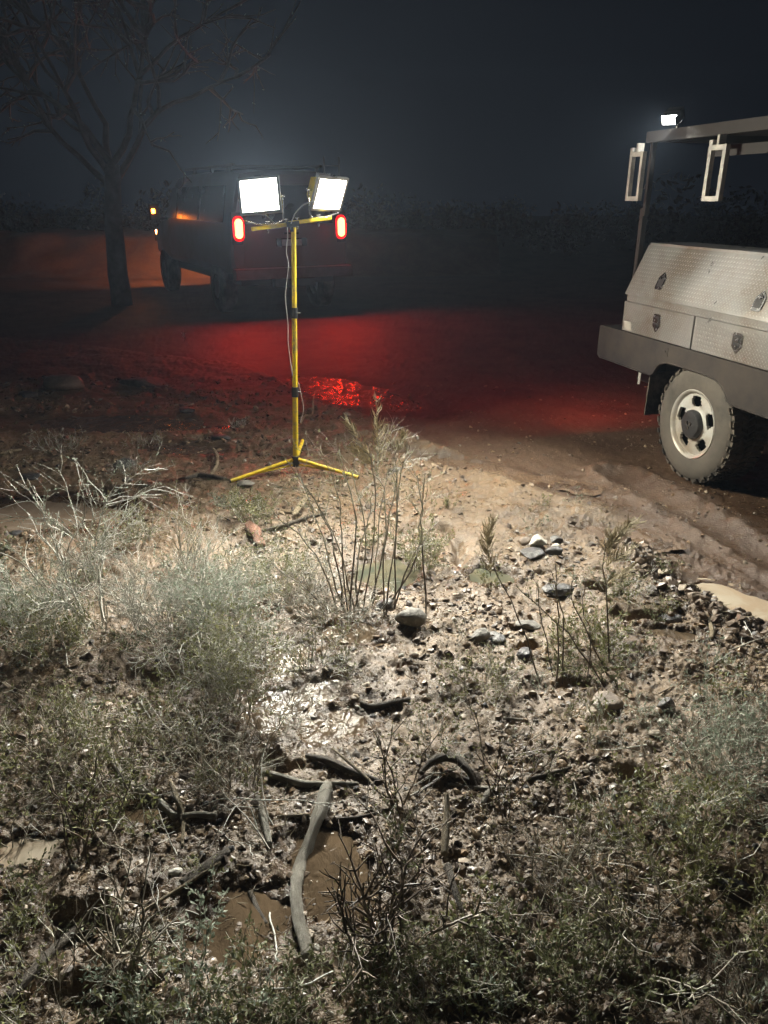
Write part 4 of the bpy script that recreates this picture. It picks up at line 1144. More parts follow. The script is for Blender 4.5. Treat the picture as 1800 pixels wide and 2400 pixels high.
logs = [
 ([(768, 1850), (750, 1915), (725, 1975), (705, 2030), (695, 2085), (698, 2150), (708, 2200), (722, 2255)], [.017, .019, .016, .015, .014, .013, .014, .013], 'wood_pale', 1, 'long pale bent log lying towards the camera through brown water', 'log', 'log'),
 ([(605, 1868), (618, 1925), (632, 1985)], [.006, .010, .008], 'wood_pale', 2, 'short split grey stick left of the long pale log', 'stick', 'stick'),
 ([(1045, 1900), (1047, 1950), (1042, 2010)], [.008, .012, .011], 'wood_tan', 3, 'short smooth upright log with rounded top in the foreground', 'log', 'log', [.06, .03, 0]),
 ([(1050, 2035), (1062, 2080), (1085, 2140)], [.012, .009, .006], 'wood_dark', 4, 'dark root below the short smooth log', 'root', 'root'),
 ([(615, 1815), (660, 1828), (710, 1842), (770, 1842), (840, 1838)], [.009, .013, .011, .009, .004], 'wood_pale', 5, 'grey weathered log lying across above the long pale log', 'log', 'log'),
 ([(720, 1775), (770, 1790), (830, 1815), (895, 1835)], [.010, .013, .011, .006], 'wood_dark', 6, 'dark wet log behind the grey weathered log', 'log', 'log'),
 ([(985, 1815), (1020, 1798), (1060, 1800), (1095, 1820), (1118, 1850)], [.006, .014, .015, .012, .006], 'wood_dark', 7, 'arched dark root over a hollow right of centre', 'root', 'root', [0, .02, .03, .02, 0]),
 ([(245, 1720), (262, 1775), (290, 1825), (340, 1862), (375, 1880), (412, 1920)], [.006, .009, .010, .012, .012, .014], 'wood_pale', 8, 'curved grey branch with a forked knee at left', 'branch', 'branch'),
 ([(345, 1860), (362, 1840)], [.009, .004], 'wood_pale', 9, 'stub of the curved grey branch', 'stub', 'branch'),
 ([(400, 1845), (418, 1890), (430, 1930), (428, 1985)], [.006, .009, .008, .005], 'wood_tan', 10, 'thin arched twig crossing the dark hollow at left', 'branch', 'branch', [.02, .02, .01, 0]),
 ([(430, 1928), (465, 1925), (508, 1930)], [.008, .009, .012], 'wood_pale', 11, 'pale stub with a rounded cut end over the dark hollow', 'stub', 'branch', [.02, .02, .02]),
 ([(330, 2150), (420, 2100), (520, 2045)], [.005, .006, .004], 'wood_tan', 12, 'straight thin tan stick slanting in the lower left', 'stick', 'stick', [.01, .02, .03]),
 ([(430, 2085), (480, 2045), (535, 2000)], [.014, .016, .012], 'wood_dark', 13, 'thick brown stick behind the straight tan stick', 'stick', 'stick'),
 ([(615, 1247), (660, 1238), (710, 1220), (770, 1205)], [.010, .016, .013, .006], 'wood_dark', 14, 'dark driftwood branch in front of the light stand', 'driftwood', 'driftwood'),
 ([(690, 1215), (705, 1195), (722, 1178)], [.018, .020, .016], 'wood_tan', 15, 'tan split board leaning on the dark driftwood', 'driftwood', 'driftwood', [.01, .02, .03], .16, 5, .35),
 ([(655, 1203), (685, 1205), (705, 1208)], [.008, .010, .007], 'wood_tan', 16, 'tan wood splinter beside the split board', 'stick', 'stick'),
 ([(585, 1235), (598, 1258), (612, 1285)], [.026, .036, .024], 'wood_red', 17, 'red brown chunk of rotten wood left of centre', 'driftwood', 'driftwood', None, .3, 6, .6),
 ([(418, 1128), (455, 1120), (478, 1118), (540, 1126)], [.005, .014, .018, .006], 'wood_dark', 18, 'dark pointed driftwood left of the yellow foot', 'driftwood', 'driftwood'),
 ([(495, 1115), (510, 1095), (508, 1075), (500, 1068)], [.010, .014, .012, .006], 'wood_tan', 19, 'curled brown bark piece beside the dark driftwood', 'driftwood', 'driftwood', [0, .01, .03, .05]),
 ([(705, 995), (715, 985), (732, 980), (735, 965), (740, 952)], [.006, .009, .008, .007, .004], 'wood_tan', 20, 'forked twig beside the mast with a red lit tip', 'branch', 'branch', [0, .03, .05, .09, .14]),
 ([(1050, 1840), (1130, 1850), (1200, 1848)], [.004, .006, .005], 'wood_pale', 21, 'thin pale stick right of the arched root', 'stick', 'stick'),
 ([(1130, 1885), (1142, 1865), (1150, 1852)], [.006, .009, .007], 'wood_pale', 22, 'hooked pale stub under the thin stick', 'stub', 'stick'),
 ([(1180, 1685), (1225, 1690), (1260, 1692)], [.006, .008, .006], 'wood_pale', 23, 'small grey log in the gravel below the leaning shrub', 'log', 'log'),
 ([(1235, 1830), (1290, 1815), (1340, 1800)], [.006, .007, .005], 'wood_dark', 24, 'brown stick in the gravel right of centre', 'stick', 'stick'),
 ([(1385, 2100), (1400, 2150), (1425, 2230)], [.016, .016, .012], 'wood_dark', 25, 'thick grey brown stump slanting at the lower right', 'stump', 'log', [.03, .03, 0]),
 ([(845, 1650), (870, 1662), (910, 1655), (960, 1640)], [.008, .013, .012, .008], 'wood_dark', 26, 'dark log beside the glinting water', 'log', 'log'),
 ([(1470, 1485), (1485, 1462), (1492, 1450)], [.005, .009, .008], 'wood_tan', 27, 'small brown stick at the mouth of the dark hollow', 'stick', 'stick'),
 ([(615, 1610), (618, 1640), (623, 1672)], [.003, .004, .003], 'wood_tan', 28, 'short straw coloured stick by the olive bush', 'stick', 'stick'),
 ([(680, 1575), (730, 1572), (780, 1570)], [.005, .006, .004], 'wood_dark', 29, 'dark stick over the muddy channel', 'stick', 'stick'),
 ([(20, 2350), (120, 2240), (180, 2170)], [.014, .015, .010], 'wood_dark', 30, 'dull brown root in the lower left corner', 'root', 'root'),
 ([(0, 1065), (25, 1060), (50, 1055)], [.010, .011, .007], 'wood_tan', 31, 'pale stick at the far left edge', 'stick', 'stick'),
 ([(275, 990), (290, 988), (303, 985)], [.006, .007, .005], 'wood_tan', 32, 'small pale stick floating in the dark pool', 'stick', 'stick'),
 ([(1655, 1440), (1668, 1480), (1665, 1505)], [.006, .012, .008], 'wood_tan', 33, 'tan stick on the slope right of the dark hollow', 'stick', 'stick'),
 ([(130, 1720), (150, 1690), (170, 1668)], [.004, .006, .004], 'wood_dark', 34, 'small dark twig left of the curved branch', 'stick', 'stick'),
 ([(585, 2090), (600, 2130), (625, 2170)], [.006, .009, .006], 'wood_dark', 35, 'short dark root left of the long pale log', 'root', 'root'),
 ([(780, 1790), (860, 1850), (915, 1900)], [.004, .005, .004], 'wood_tan', 36, 'thin straight stick slanting above the dark stems', 'stick', 'stick', [.06, .04, .01]),
 ([(790, 1925), (850, 1915), (920, 1895)], [.004, .004, .003], 'wood_dark', 37, 'thin dark stick right of the long pale log', 'stick', 'stick'),
 ([(650, 1915), (690, 1914), (725, 1912)], [.004, .005, .004], 'wood_tan', 38, 'thin board edge crossing left of the pale log', 'stick', 'stick'),
]
for l in logs:
    log(l[0], l[1], l[2], l[3], l[4], l[5], l[6], lift=(l[7] if len(l) > 7 else None), **(dict(gn=l[8], subs=l[9], flat=l[10]) if len(l) > 10 else {}))

print('TIME %.1f'%(_t.time()-T0)) if 'T0' in globals() else 0
def fallen_twigs():
    rng = np.random.default_rng(123)
    where = ['']
    n = 0
    while n < 46:
        u, v = rng.uniform(0, 1800), rng.uniform(1480, 2390)
        if u > 600 and u < 1300 and v < 1750 and rng.random() < .6: continue
        p = G(u, v)
        if road_mask(np.array([p.x]), np.array([p.y]))[0][0] > .2: continue
        a = rng.random()*6.28; T = Tubes()
        L = rng.uniform(.12, .34); r = rng.uniform(.0016, .0034)
        pts = walk(rng, (0, 0, .012), (math.cos(a), math.sin(a), rng.uniform(0, .45)), L, 9, .13, 0)
        zz = hl(p.x+pts[:, 0], p.y+pts[:, 1])-p.z
        pts[:, 2] = np.maximum(pts[:, 2]*.8, zz+.004)
        T.add(pts, np.linspace(r, r*.4, 10), rng.random())
        for k in range(rng.integers(2, 7)):
            i = int(rng.integers(2, 9)); q = pts[i]
            T.add(walk(rng, q, pts[i]-pts[i-1]+rng.normal(size=3)*.02, L*rng.uniform(.15, .4), 5, .2, .03), np.linspace(r*.6, r*.25, 6), rng.random())
        pale = rng.random() < .65
        o = T.build('fallen_twig', M['twig_pale' if pale else 'twig_dark'], None, 5); o.location = p
        wd = 'pale' if pale else 'dark'
        tag(o, 'thin forked %s twig lying over the foreground weeds and mud' % wd, 'twig', 'thin %s fallen twigs in the foreground' % wd)
        n += 1
fallen_twigs()

# ------------------------------------------------------------------ work light stand
def stand():
    hub = Vector(aty(693, 1080, 5.03)); hub.z = max(hub.z, .05)
    gz = hz(hub.x, hub.y)
    root = empty('work_light_stand', (hub.x, hub.y, gz), 0, label='yellow tripod work light stand with two lit floodlights', cat='work light')
    O = Vector((hub.x, hub.y, gz))
    rel = lambda p: Vector(p)-O
    hb = rel(hub)
    top = rel(aty(688, 533, 5.03))
    def pt(t): return hb.lerp(top, t)
    def section(a, b, r, name='mast_section'):
        bm = bmesh.new(); cyl(bm, pt(a), pt(b), r, n=20); bmobj(name, bm, M['yellow'], root, bevel=.001)
    section(0, .32, .0185); section(.32, .66, .0170); section(.66, 1.0, .0155)
    for t, r in ((.32, .023), (.66, .021)):
        bm = bmesh.new(); cyl(bm, pt(t-.022), pt(t+.022), r, n=20)
        c = bmobj('clamp_collar', bm, M['black'], root, bevel=.002)
        bm = bmesh.new(); p = pt(t); cyl(bm, p+Vector((r*.8, -.005, 0)), p+Vector((r+.018, -.012, 0)), .006, n=10)
        bmobj('clamp_knob', bm, M['steel'], c)
    bm = bmesh.new(); cyl(bm, hb+Vector((0, 0, -.035)), hb+Vector((0, 0, .035)), .027, n=20)
    for a in range(3):
        pass
    h_ = bmobj('hub', bm, M['black'], root, bevel=.003)
    feet = [(541, 1131), (840, 1122), (708, 1032)]
    for k, (u, v) in enumerate(feet):
        if k < 2:
            e = G(u, v, .010)
        else:
            e = Vector(aty(709, 1033, 5.03+.42)); e.z = max(e.z, hz(e.x, e.y)+.01)
        e = rel(e)
        dirn = (e-hb).normalized(); s = hb+Vector((dirn.x, dirn.y, 0)).normalized()*.024+Vector((0, 0, .012))
        bm = bmesh.new(); cyl(bm, s, e, .0125, n=16)
        leg = bmobj('leg', bm, M['yellow'], root, bevel=.001)
        bm = bmesh.new(); mid = s.lerp(e, .56)
        lo = hb+Vector((dirn.x, dirn.y, 0)).normalized()*.020+Vector((0, 0, -.026))
        sd = dirn.cross(Vector((0, 0, 1))).normalized()*.006
        cyl(bm, lo+sd, mid+Vector((0, 0, -.008))+sd, .0045, n=8); cyl(bm, lo-sd, mid+Vector((0, 0, -.008))-sd, .0045, n=8)
        bmobj('brace', bm, M['yellow'], root)
        bm = bmesh.new(); cyl(bm, s-dirn*.016+Vector((0, 0, 0)), s+dirn*.01, .011, n=12); bmobj('hinge', bm, M['black'], root)
        bm = bmesh.new(); cyl(bm, e-dirn*.002, e+dirn*.006, .0115, n=12); bmobj('end_plug', bm, M['black'], leg)
    # cross bar in two halves
    L, Rr = rel(aty(590, 537, 4.93)), rel(aty(776, 513, 5.13))
    bm = bmesh.new()
    def bar(bm, a, b, w_, h__, n=4):
        q = (b-a).to_track_quat('X', 'Z'); Mx = Matrix.Translation((a+b)/2) @ q.to_matrix().to_4x4()
        l = (b-a).length/2
        box(bm, -l, l, -w_/2, w_/2, -h__/2, h__/2, Mx)
    mid = L.lerp(Rr, .5); bar(bm, L, mid, .03, .022); bmobj('crossbar_half', bm, M['yellow'], root, bevel=.003)
    bm = bmesh.new(); off = Vector((0, 0, .006)); bar(bm, L.lerp(Rr, .46)+off, Rr+off, .034, .022); bmobj('crossbar_half', bm, M['yellow'], root, bevel=.003)
    bm = bmesh.new(); c = L.lerp(Rr, .5); bar(bm, L.lerp(Rr, .42)+Vector((0, 0, .0)), L.lerp(Rr, .58), .042, .030); cyl(bm, c+Vector((0, 0, -.045)), c+Vector((0, 0, -.01)), .018, n=16)
    br = bmobj('centre_bracket', bm, M['black'], root, bevel=.002)
    for t in (.2, .43, .57, .84):
        bm = bmesh.new(); p = L.lerp(Rr, t); cyl(bm, p+Vector((0, -.01, .01)), p+Vector((0, -.01, .03)), .004, n=8); cyl(bm, p+Vector((-.012, -.01, .03)), p+Vector((.012, -.012, .032)), .003, n=8)
        cyl(bm, p+Vector((0, -.01, -.035)), p+Vector((0, -.01, -.01)), .0045, n=8)
        bmobj('wing_bolt', bm, M['steel'], root)
    # floodlight heads
    def head(centre, yaw, tilt, roll, col, st, foot, sc=1.0):
        # local: +X right, front pane faces -Y, Z up
        Mx = Matrix.Translation(centre) @ Matrix.Rotation(yaw, 4, 'Z') @ Matrix.Rotation(tilt, 4, 'X') @ Matrix.Rotation(roll, 4, 'Y') @ Matrix.Scale(sc, 4)
        W_, H_ = .112, .092
        hd = bpy.data.objects.new('floodlight_head', None)
        bm = bmesh.new()
        # tapered body: front rim to small back
        fr = [(-W_, -.0, -H_), (W_, 0, -H_), (W_, 0, H_), (-W_, 0, H_)]
        bk = [(-W_*.72, .095, -H_*.55), (W_*.72, .095, -H_*.55), (W_*.72, .095, H_*.62), (-W_*.72, .095, H_*.62)]
        A = [bm.verts.new(p) for p in fr]; B = [bm.verts.new(p) for p in bk]
        bm.faces.new(B)
        for i in range(4): bm.faces.new((A[i], A[(i+1) % 4], B[(i+1) % 4], B[i]))
        bm.faces.new(A[::-1])
        bmesh.ops.transform(bm, matrix=Mx, verts=bm.verts)
        hs = bmobj('lamp_housing', bm, M['yellow'], root, bevel=.006*sc)
        bm = bmesh.new()
        t_ = .012
        for (x0, x1, z0, z1) in ((-W_-t_, W_+t_, H_-.004, H_+t_), (-W_-t_, W_+t_, -H_-t_, -H_+.004), (-W_-t_, -W_+.004, -H_+.0045, H_-.0045), (W_-.004, W_+t_, -H_+.0045, H_-.0045)):
            box(bm, x0, x1, -.026, -.002, z0, z1)
        bmesh.ops.transform(bm, matrix=Mx, verts=bm.verts)
        bmobj('front_bezel', bm, M['alu'], hs, bevel=.002*sc)
        # cooling top plate with fins, and top latch
        bm = bmesh.new()
        for k in range(7):
            x = -.055+k*.018
            box(bm, x-.002, x+.002, .012, .08, H_*.70, H_*.98)
        bmesh.ops.transform(bm, matrix=Mx, verts=bm.verts)
        bmobj('cooling_fins', bm, M['alu'], hs)
        bm = bmesh.new(); box(bm, -.02, .02, -.028, .006, H_+t_-.002, H_+t_+.006); bmesh.ops.transform(bm, matrix=Mx, verts=bm.verts)
        bmobj('top_latch', bm, M['steel'], hs, bevel=.002)
        em = emit('lit_halogen_glass', col, st)
        bm = bmesh.new(); box(bm, -W_+.0045, W_-.0045, -.016, -.009, -H_+.0045, H_-.0045); bmesh.ops.transform(bm, matrix=Mx, verts=bm.verts)
        bmobj('glass_pane', bm, em, hs, smooth=False)
        # yoke
        bm = bmesh.new()
        for sx in (-1, 1):
            a = Mx @ Vector((sx*(W_+.016), .035, 0)); b = foot+(Mx.to_3x3() @ Vector((sx*.055, 0, 0))); b.z = foot.z+.008
            c_ = Vector((a.x*.9+b.x*.1, a.y*.7+b.y*.3, foot.z+.03))
            cyl(bm, a, c_, .004, n=8); cyl(bm, c_, b, .004, n=8)
            a2 = Mx @ Vector((sx*(W_-.01), .035, 0)); a3 = Mx @ Vector((sx*(W_+.03), .035, 0)); cyl(bm, a2, a3, .008, n=10)
        cyl(bm, foot+Vector((-.055, 0, .008)), foot+Vector((.055, 0, .008)), .004, n=8)
        bmobj('yoke', bm, M['steel'], root)
        return Mx
    cl = rel(aty(610, 460, 4.93)); cr = rel(aty(768, 452, 5.13))
    ML = head(cl, math.radians(-3), math.radians(-13), math.radians(-5), (1.0, .985, .89), FLOOD_L, L.lerp(Rr, .18)+Vector((0, 0, .01)))
    MR = head(cr, math.radians(46), math.radians(22), math.radians(2), (1.0, .94, .76), FLOOD_R, L.lerp(Rr, .84)+Vector((0, 0, .01)))
    # power leads
    T = Tubes()
    def lead(ps, r=.0035):
        P = [Vector(p) for p in ps]; Q = []
        for i in range(len(P)-1):
            a, b, c_, d_ = P[max(i-1, 0)], P[i], P[i+1], P[min(i+2, len(P)-1)]
            for k in range(6):
                t = k/6; Q.append(.5*((2*b)+(-a+c_)*t+(2*a-5*b+4*c_-d_)*t*t+(-a+3*b-3*c_+d_)*t**3))
        Q.append(P[-1]); T.add([tuple(q) for q in Q], r, .5)
    Y = 5.0
    lead([rel(aty(*p, Y)) for p in [(600, 500), (620, 502), (640, 520), (655, 530)]])
    lead([rel(aty(*p, Y)) for p in [(738, 470), (712, 480), (692, 500), (682, 524)]])
    lead([rel(aty(*p, Y-.01)) for p in [(674, 532), (674, 560), (671, 590), (676, 620), (672, 660), (669, 700), (675, 760), (675, 800), (681, 850), (686, 880)]], .0028)
    lead([rel(aty(*p, Y-.03)) for p in [(699, 895), (706, 925), (711, 960), (704, 990)]], .0028)
    T.build('power_cable', M['cable'], root, 6)
stand()

print('TIME %.1f'%(_t.time()-T0)) if 'T0' in globals() else 0
# ------------------------------------------------------------------ truck with tread plate tool boxes
def truck():
    d = Vector((-.266, .964, 0)).normalized()
    fwd = -d; inw = Vector((d.y, -d.x, 0))
    P0 = Vector((1.921*1.09375, 4.542*1.09375, 0)) + d*.08
    ang = math.atan2(fwd.y, fwd.x)
    gz = hz(P0.x, P0.y)-.012
    root = empty('flatbed_truck', (P0.x, P0.y, gz), ang, label='flatbed work truck with silver tread plate tool boxes', cat='truck')
    R_ = .400; W_ = .28; KS = .400/.372
    Wd = 1.95   # overall width
    def wheel(x, y, side):
        # tyre body
        bm = bmesh.new()
        prof = [(.205, .02), (.215, .006), (.25, -.004), (.30, -.006), (.335, .004), (.352, .016), (.362, .030), (.364, .08), (.364, W_-.08), (.362, W_-.03), (.345, W_-.01), (.30, W_+.004), (.22, W_-.01), (.205, W_-.03)]
        lathe(bm, prof, 64)
        bmesh.ops.transform(bm, matrix=Matrix.Rotation(math.pi if side < 0 else 0, 4, 'Z') @ Matrix.Diagonal((KS, 1, KS, 1)), verts=bm.verts)
        ty = bmobj('tyre', bm, M['rubber'], root); ty.location = (x, y, R_)
        # tread lugs
        V, F_ = [], []
        def lug(a0, a1, y0, y1, r0, r1, skew=0):
            o = len(V)
            for (a, yy, r) in ((a0, y0, r0), (a1, y0, r0), (a1+skew, y1, r0), (a0+skew, y1, r0), (a0, y0, r1), (a1, y0, r1), (a1+skew, y1, r1), (a0+skew, y1, r1)):
                V.append((r*math.cos(a), yy, r*math.sin(a)))
            for f in ((4, 5, 6, 7), (0, 1, 5, 4), (1, 2, 6, 5), (2, 3, 7, 6), (3, 0, 4, 7)): F_.append([o+q for q in f])
        NL = 58
        for k in range(NL):
            a = 2*math.pi*k/NL; w2 = 2*math.pi/NL
            lug(a, a+w2*.62, .012+(.006 if k % 2 else 0), .072, .354, .372, .03)
            lug(a+w2*.3, a+w2*.92, .080, .122, .355, .374, -.05)
            lug(a, a+w2*.62, .130, .176, .355, .374, .05)
            lug(a+w2*.2, a+w2*.85, .184, W_-.014, .350, .374, -.03)
            if k % 2 == 0: lug(a, a+w2*.9, .0, .018, .345, .360, 0)
        me = mesh_np('tread_block', V, quads=F_, mats=[M['tread']])
        t = link('tread_blocks', me, ty); t.rotation_euler = (0, 0, math.pi if side < 0 else 0); t.scale = (KS, 1, KS); tag(t, kind='stuff')
        if side < 0: return
        # rim with five windows
        bm = bmesh.new()
        n = 80
        def ring(r, yy): return [bm.verts.new((r*math.cos(2*math.pi*i/n), yy, r*math.sin(2*math.pi*i/n))) for i in range(n)]
        prof = [(.213, .020), (.219, .004), (.215, -.002), (.206, .002), (.200, .014), (.192, .026), (.178, .026), (.160, .022), (.142, .022), (.125, .024), (.112, .026), (.098, .020), (.085, .016), (.060, .014)]
        rings = [ring(r, t_) for r, t_ in prof]
        last = None
        holes = []
        for ri, (A, B) in enumerate(zip(rings[:-1], rings[1:])):
            for i in range(n):
                if 6 <= ri <= 9:
                    ph = ((i+.5)/n*5+.20) % 1.0
                    wdt = (.20, .265, .27, .20)[ri-6]
                    if abs(ph-.5) < wdt: continue
                bm.faces.new((A[i], A[(i+1) % n], B[(i+1) % n], B[i]))
        # depth of the windows
        ext = bmesh.ops.extrude_edge_only(bm, edges=[e for e in bm.edges if len(e.link_faces) == 1 and .105 < e.verts[0].co.xz.length < .19])
        for v in ext['geom']:
            if isinstance(v, bmesh.types.BMVert): v.co.y += .018; v.co.x *= .985; v.co.z *= .985
        rm = bmobj('rim', bm, M['rim'], root, auto=50); rm.location = (x, y, R_); rm.scale = (KS, 1, KS)
        bm = bmesh.new(); cyl(bm, (0, .09, 0), (0, .10, 0), .20, n=40); dr = bmobj('brake_drum', bm, M['chassis'], rm)
        bm = bmesh.new(); lathe(bm, [(.213, .02), (.205, .06), (.20, .20)], 48); bmobj('rim_barrel', bm, M['chassis'], rm)
        # hub cap: round with five bumps and raised triangular badge
        bm = bmesh.new()
        cprof = [(.092, .018), (.090, -.004), (.080, -.016), (.055, -.022), (.030, -.024), (.0015, -.024)]
        rgs = lathe(bm, cprof, 48)
        for rg in rgs[:3]:
            for v in rg:
                a = math.atan2(v.co.z, v.co.x); k = 1+.02*math.cos(6*a); v.co.x *= k; v.co.z *= k
        hc = bmobj('hub_cap', bm, M['cap'], rm)
        bm = bmesh.new()
        for k in range(3):
            a = 2*math.pi*k/3+.5
            c, s = math.cos(a), math.sin(a)
            prism(bm, [(c*.006-s*0, s*.006), (c*.020-s*.012, s*.020+c*.012), (c*.034, s*.034), (c*.020+s*.012, s*.020-c*.012)], 'y', -.030, -.022)
        bmobj('cap_badge', bm, M['skirt'], hc, bevel=.001)
        for k in range(6):
            a = 2*math.pi*k/6
            bm = bmesh.new(); cyl(bm, (math.cos(a)*.074, -.018, math.sin(a)*.074), (math.cos(a)*.074, -.006, math.sin(a)*.074), .007, n=6); bmobj('lug_nut', bm, M['cap'], hc)
    wheel(0, 0, 1)
    wheel(0, Wd-.02, -1)
    wheel(3.45, 0.02, 1)
    # deck side rail (skirt) with wheel arch
    x0, x1 = -1.23, 2.35
    zb, zt = .635, .885
    arch = [(-.50, zb), (-.47, .655), (-.44, .70), (-.40, .735), (-.33, .757), (-.15, .762), (.10, .76), (.20, .748), (.27, .72), (.315, .68), (.345, .645), (.37, zb-.005)]
    poly = [(x0, zb+.01)] + [(x0+.02, zb)] + arch + [(x1, zb-.005), (x1, zt), (x0, zt)]
    bm = bmesh.new(); prism(bm, poly, 'y', -.030, .0)
    bmobj('side_rail', bm, M['skirt'], root, bevel=.004)
    # arch lip
    T = Tubes(); T.add([(a, -.026, z) for a, z in [(x0+.03, zb+.003)]+arch+[(x1, zb)]], .007, .5)
    T.build('arch_lip', M['skirt'], root, 6)
    bm = bmesh.new()
    prism(bm, [(.37, zb+.008)] + [(x1-.01, zb+.008), (x1-.01, zt-.01), (x0+.01, zt-.01), (x0+.01, zb+.02), (-.50, zb+.02), (-.45, .78), (.30, .78)], 'y', Wd-.06, Wd)
    bmobj('side_rail', bm, M['skirt'], root)
    bm = bmesh.new(); box(bm, x0+.002, x1, .0005, Wd-.065, zt-.04, zt-.004); bmobj('deck', bm, M['chassis'], root)
    bm = bmesh.new(); box(bm, x0-.03, x0-.001, -.02, Wd, zb+.01, zt-.012); bmobj('rear_bumper', bm, M['skirt'], root, bevel=.006)
    # inner wheel housing, chassis rails, axle
    bm = bmesh.new()
    box(bm, -1.1, 4.0, .42, .52, .50, .70); box(bm, -1.1, 4.0, Wd-.52, Wd-.42, .50, .70)
    box(bm, -1.15, -.95, .3, Wd-.3, .45, .62); bmobj('chassis', bm, M['chassis'], root, bevel=.01)
    bm = bmesh.new(); cyl(bm, (0, .2, R_), (0, Wd-.2, R_), .06); cyl(bm, (0, Wd*.5-.18, R_), (0, Wd*.5+.18, R_), .14, n=20); bmobj('rear_axle', bm, M['chassis'], root)
    bm = bmesh.new(); box(bm, -.62, .55, .28, .30, .60, zt-.045); box(bm, -.52, .40, .02, .275, .775, .79); bmobj('wheel_housing', bm, M['chassis'], root)
    # bracket and strap under the tail
    bm = bmesh.new(); box(bm, -.665, -.635, -.012, -.006, .535, .640); box(bm, -.662, -.638, -.014, -.0125, .55, .565)
    bmobj('hanger_bracket', bm, M['white'], root, bevel=.001)
    bm = bmesh.new(); box(bm, -.62, -.40, .20, .23, .38, .40, Matrix.Rotation(.12, 4, 'Y')); bmobj('mud_flap_bar', bm, M['post'], root)
    bm = bmesh.new(); box(bm, -.60, -.588, .03, .30, .30, .62, Matrix.Rotation(.02, 4, 'Y')); bmobj('mud_flap', bm, M['tread'], root)
    for xx in (-.35, .95, 1.8):
        bm = bmesh.new(); box(bm, xx-.03, xx+.03, -.034, -.0305, .80, .86); cyl(bm, (xx, -.038, .83), (xx, -.034, .83), .009, n=6); bmobj('rope_rail_bolt', bm, M['skirt'], root, bevel=.001)
    T = Tubes()
    for k in range(2): T.add([(-1.1+.25*j, .33+.05*k, .52+.03*math.sin(j*2.1+k)) for j in range(9)], .008, .2)
    T.build('wiring_loom', M['black'], root, 6)
    # tool box: lower body with two drop doors, cap rail, sloping lid
    bx0, bx1 = -.945, 2.30
    z0, z1, z2, z3 = .889, 1.105, 1.158, 1.50
    dep = .46; yl = -.018
    sb = .14 # set back of lid top
    bm = bmesh.new(); prism(bm, [(.004, z0), (dep, z0), (dep, z3-.02), (sb+.03, z3-.012), (.012, z2), (.004, z2)], 'x', bx0+.01, bx1)
    bmobj('tool_box_body', bm, M['alu'], root)
    gap = -.105
    def plate_lugs(fn, L, Hh, parent, x_start=0):
        """raised lozenges of tread plate in plate coordinates (a along, b up)"""
        V, F_ = [], []
        pa, pb = .028, .028
        na, nb = int(L/pa), int(Hh/pb)
        for i in range(na):
            for j in range(nb):
                for s in (0, 1):
                    a = (i+.3+.5*s)*pa; b = (j+.3+.5*s)*pb
                    if a > L-.012 or b > Hh-.010: continue
                    an = math.radians(45 if s else -45)
                    an = math.radians(48) if s else math.radians(-42)
                    c, sn = math.cos(an), math.sin(an); o = len(V)
                    l2, w2 = .0095, .0024
                    for (p, q, h_) in ((-l2, 0, 0), (0, -w2, 0), (l2, 0, 0), (0, w2, 0), (-l2*.5, 0, .0013), (l2*.5, 0, .0013)):
                        V.append(fn(a+p*c-q*sn, b+p*sn+q*c, h_))
                    for f in ((0, 1, 4), (1, 5, 4), (1, 2, 5), (2, 3, 5), (3, 4, 5), (3, 0, 4)): F_.append([o+k for k in f])
        me = mesh_np('tread_lozenges', V, faces=F_, mats=[M['alu_bright']])
        o = link('tread_lozenges', me, parent); tag(o, kind='stuff')
        bm = bmesh.new(); bm.from_mesh(me); bmesh.ops.recalc_face_normals(bm, faces=bm.faces); bm.to_mesh(me); bm.free()
    for (a, b) in ((bx0, gap-.008), (gap+.008, 1.10), (1.116, bx1)):
        bm = bmesh.new(); box(bm, a, b, yl, .002, z0+.002, z1-.002)
        dr = bmobj('drop_door', bm, M['alu'], root, bevel=.003)
        if a < 1: plate_lugs(lambda s, t, h_, a=a: (a+.008+s, yl-h_-.0002, z0+.008+t), min(b-a, 1.0)-.016, z1-z0-.016, dr)
    bm = bmesh.new(); box(bm, gap-.0075, gap+.0075, -.001, .0035, z0+.004, z1); bmobj('door_seam', bm, M['trim'], root)
    bm = bmesh.new(); box(bm, bx0+.03, bx1, yl-.004, .002, z1+.002, z2-.003)
    rl = bmobj('cap_rail', bm, M['alu'], root, bevel=.002)
    plate_lugs(lambda s, t, h_: (bx0+.034+s, yl-.0042-h_, z1+.004+t), 2.0, z2-z1-.004, rl)
    # sloped lid
    lv = Vector((0, sb, z3-z2)); ll = lv.length; lv.normalize(); ln = Vector((0, -lv.z, lv.y))
    def LP(s, t, h_):
        p = Vector((bx0+s, yl-.008, z2))+lv*t+ln*(h_+.0002)
        return tuple(p)
    bm = bmesh.new()
    A = [LP(0, 0, 0), LP(bx1-bx0, 0, 0), LP(bx1-bx0, ll, 0), LP(0.02, ll, 0)]
    B = [tuple(Vector(p)-ln*.018) for p in A]
    va = [bm.verts.new(p) for p in A]; vb = [bm.verts.new(p) for p in B]
    bm.faces.new(va); bm.faces.new(vb[::-1])
    for i in range(4): bm.faces.new((va[i], va[(i+1) % 4], vb[(i+1) % 4], vb[i]))
    lid = bmobj('sloping_lid', bm, M['alu'], root, bevel=.003)
    plate_lugs(lambda s, t, h_: LP(.018+s, .012+t, h_), 2.2, ll-.022, lid)
    bm = bmesh.new(); box(bm, bx0+.03, bx1, sb-.02, dep+.01, z3-.004, z3+.016); bmobj('box_top', bm, M['alu'], root, bevel=.004)
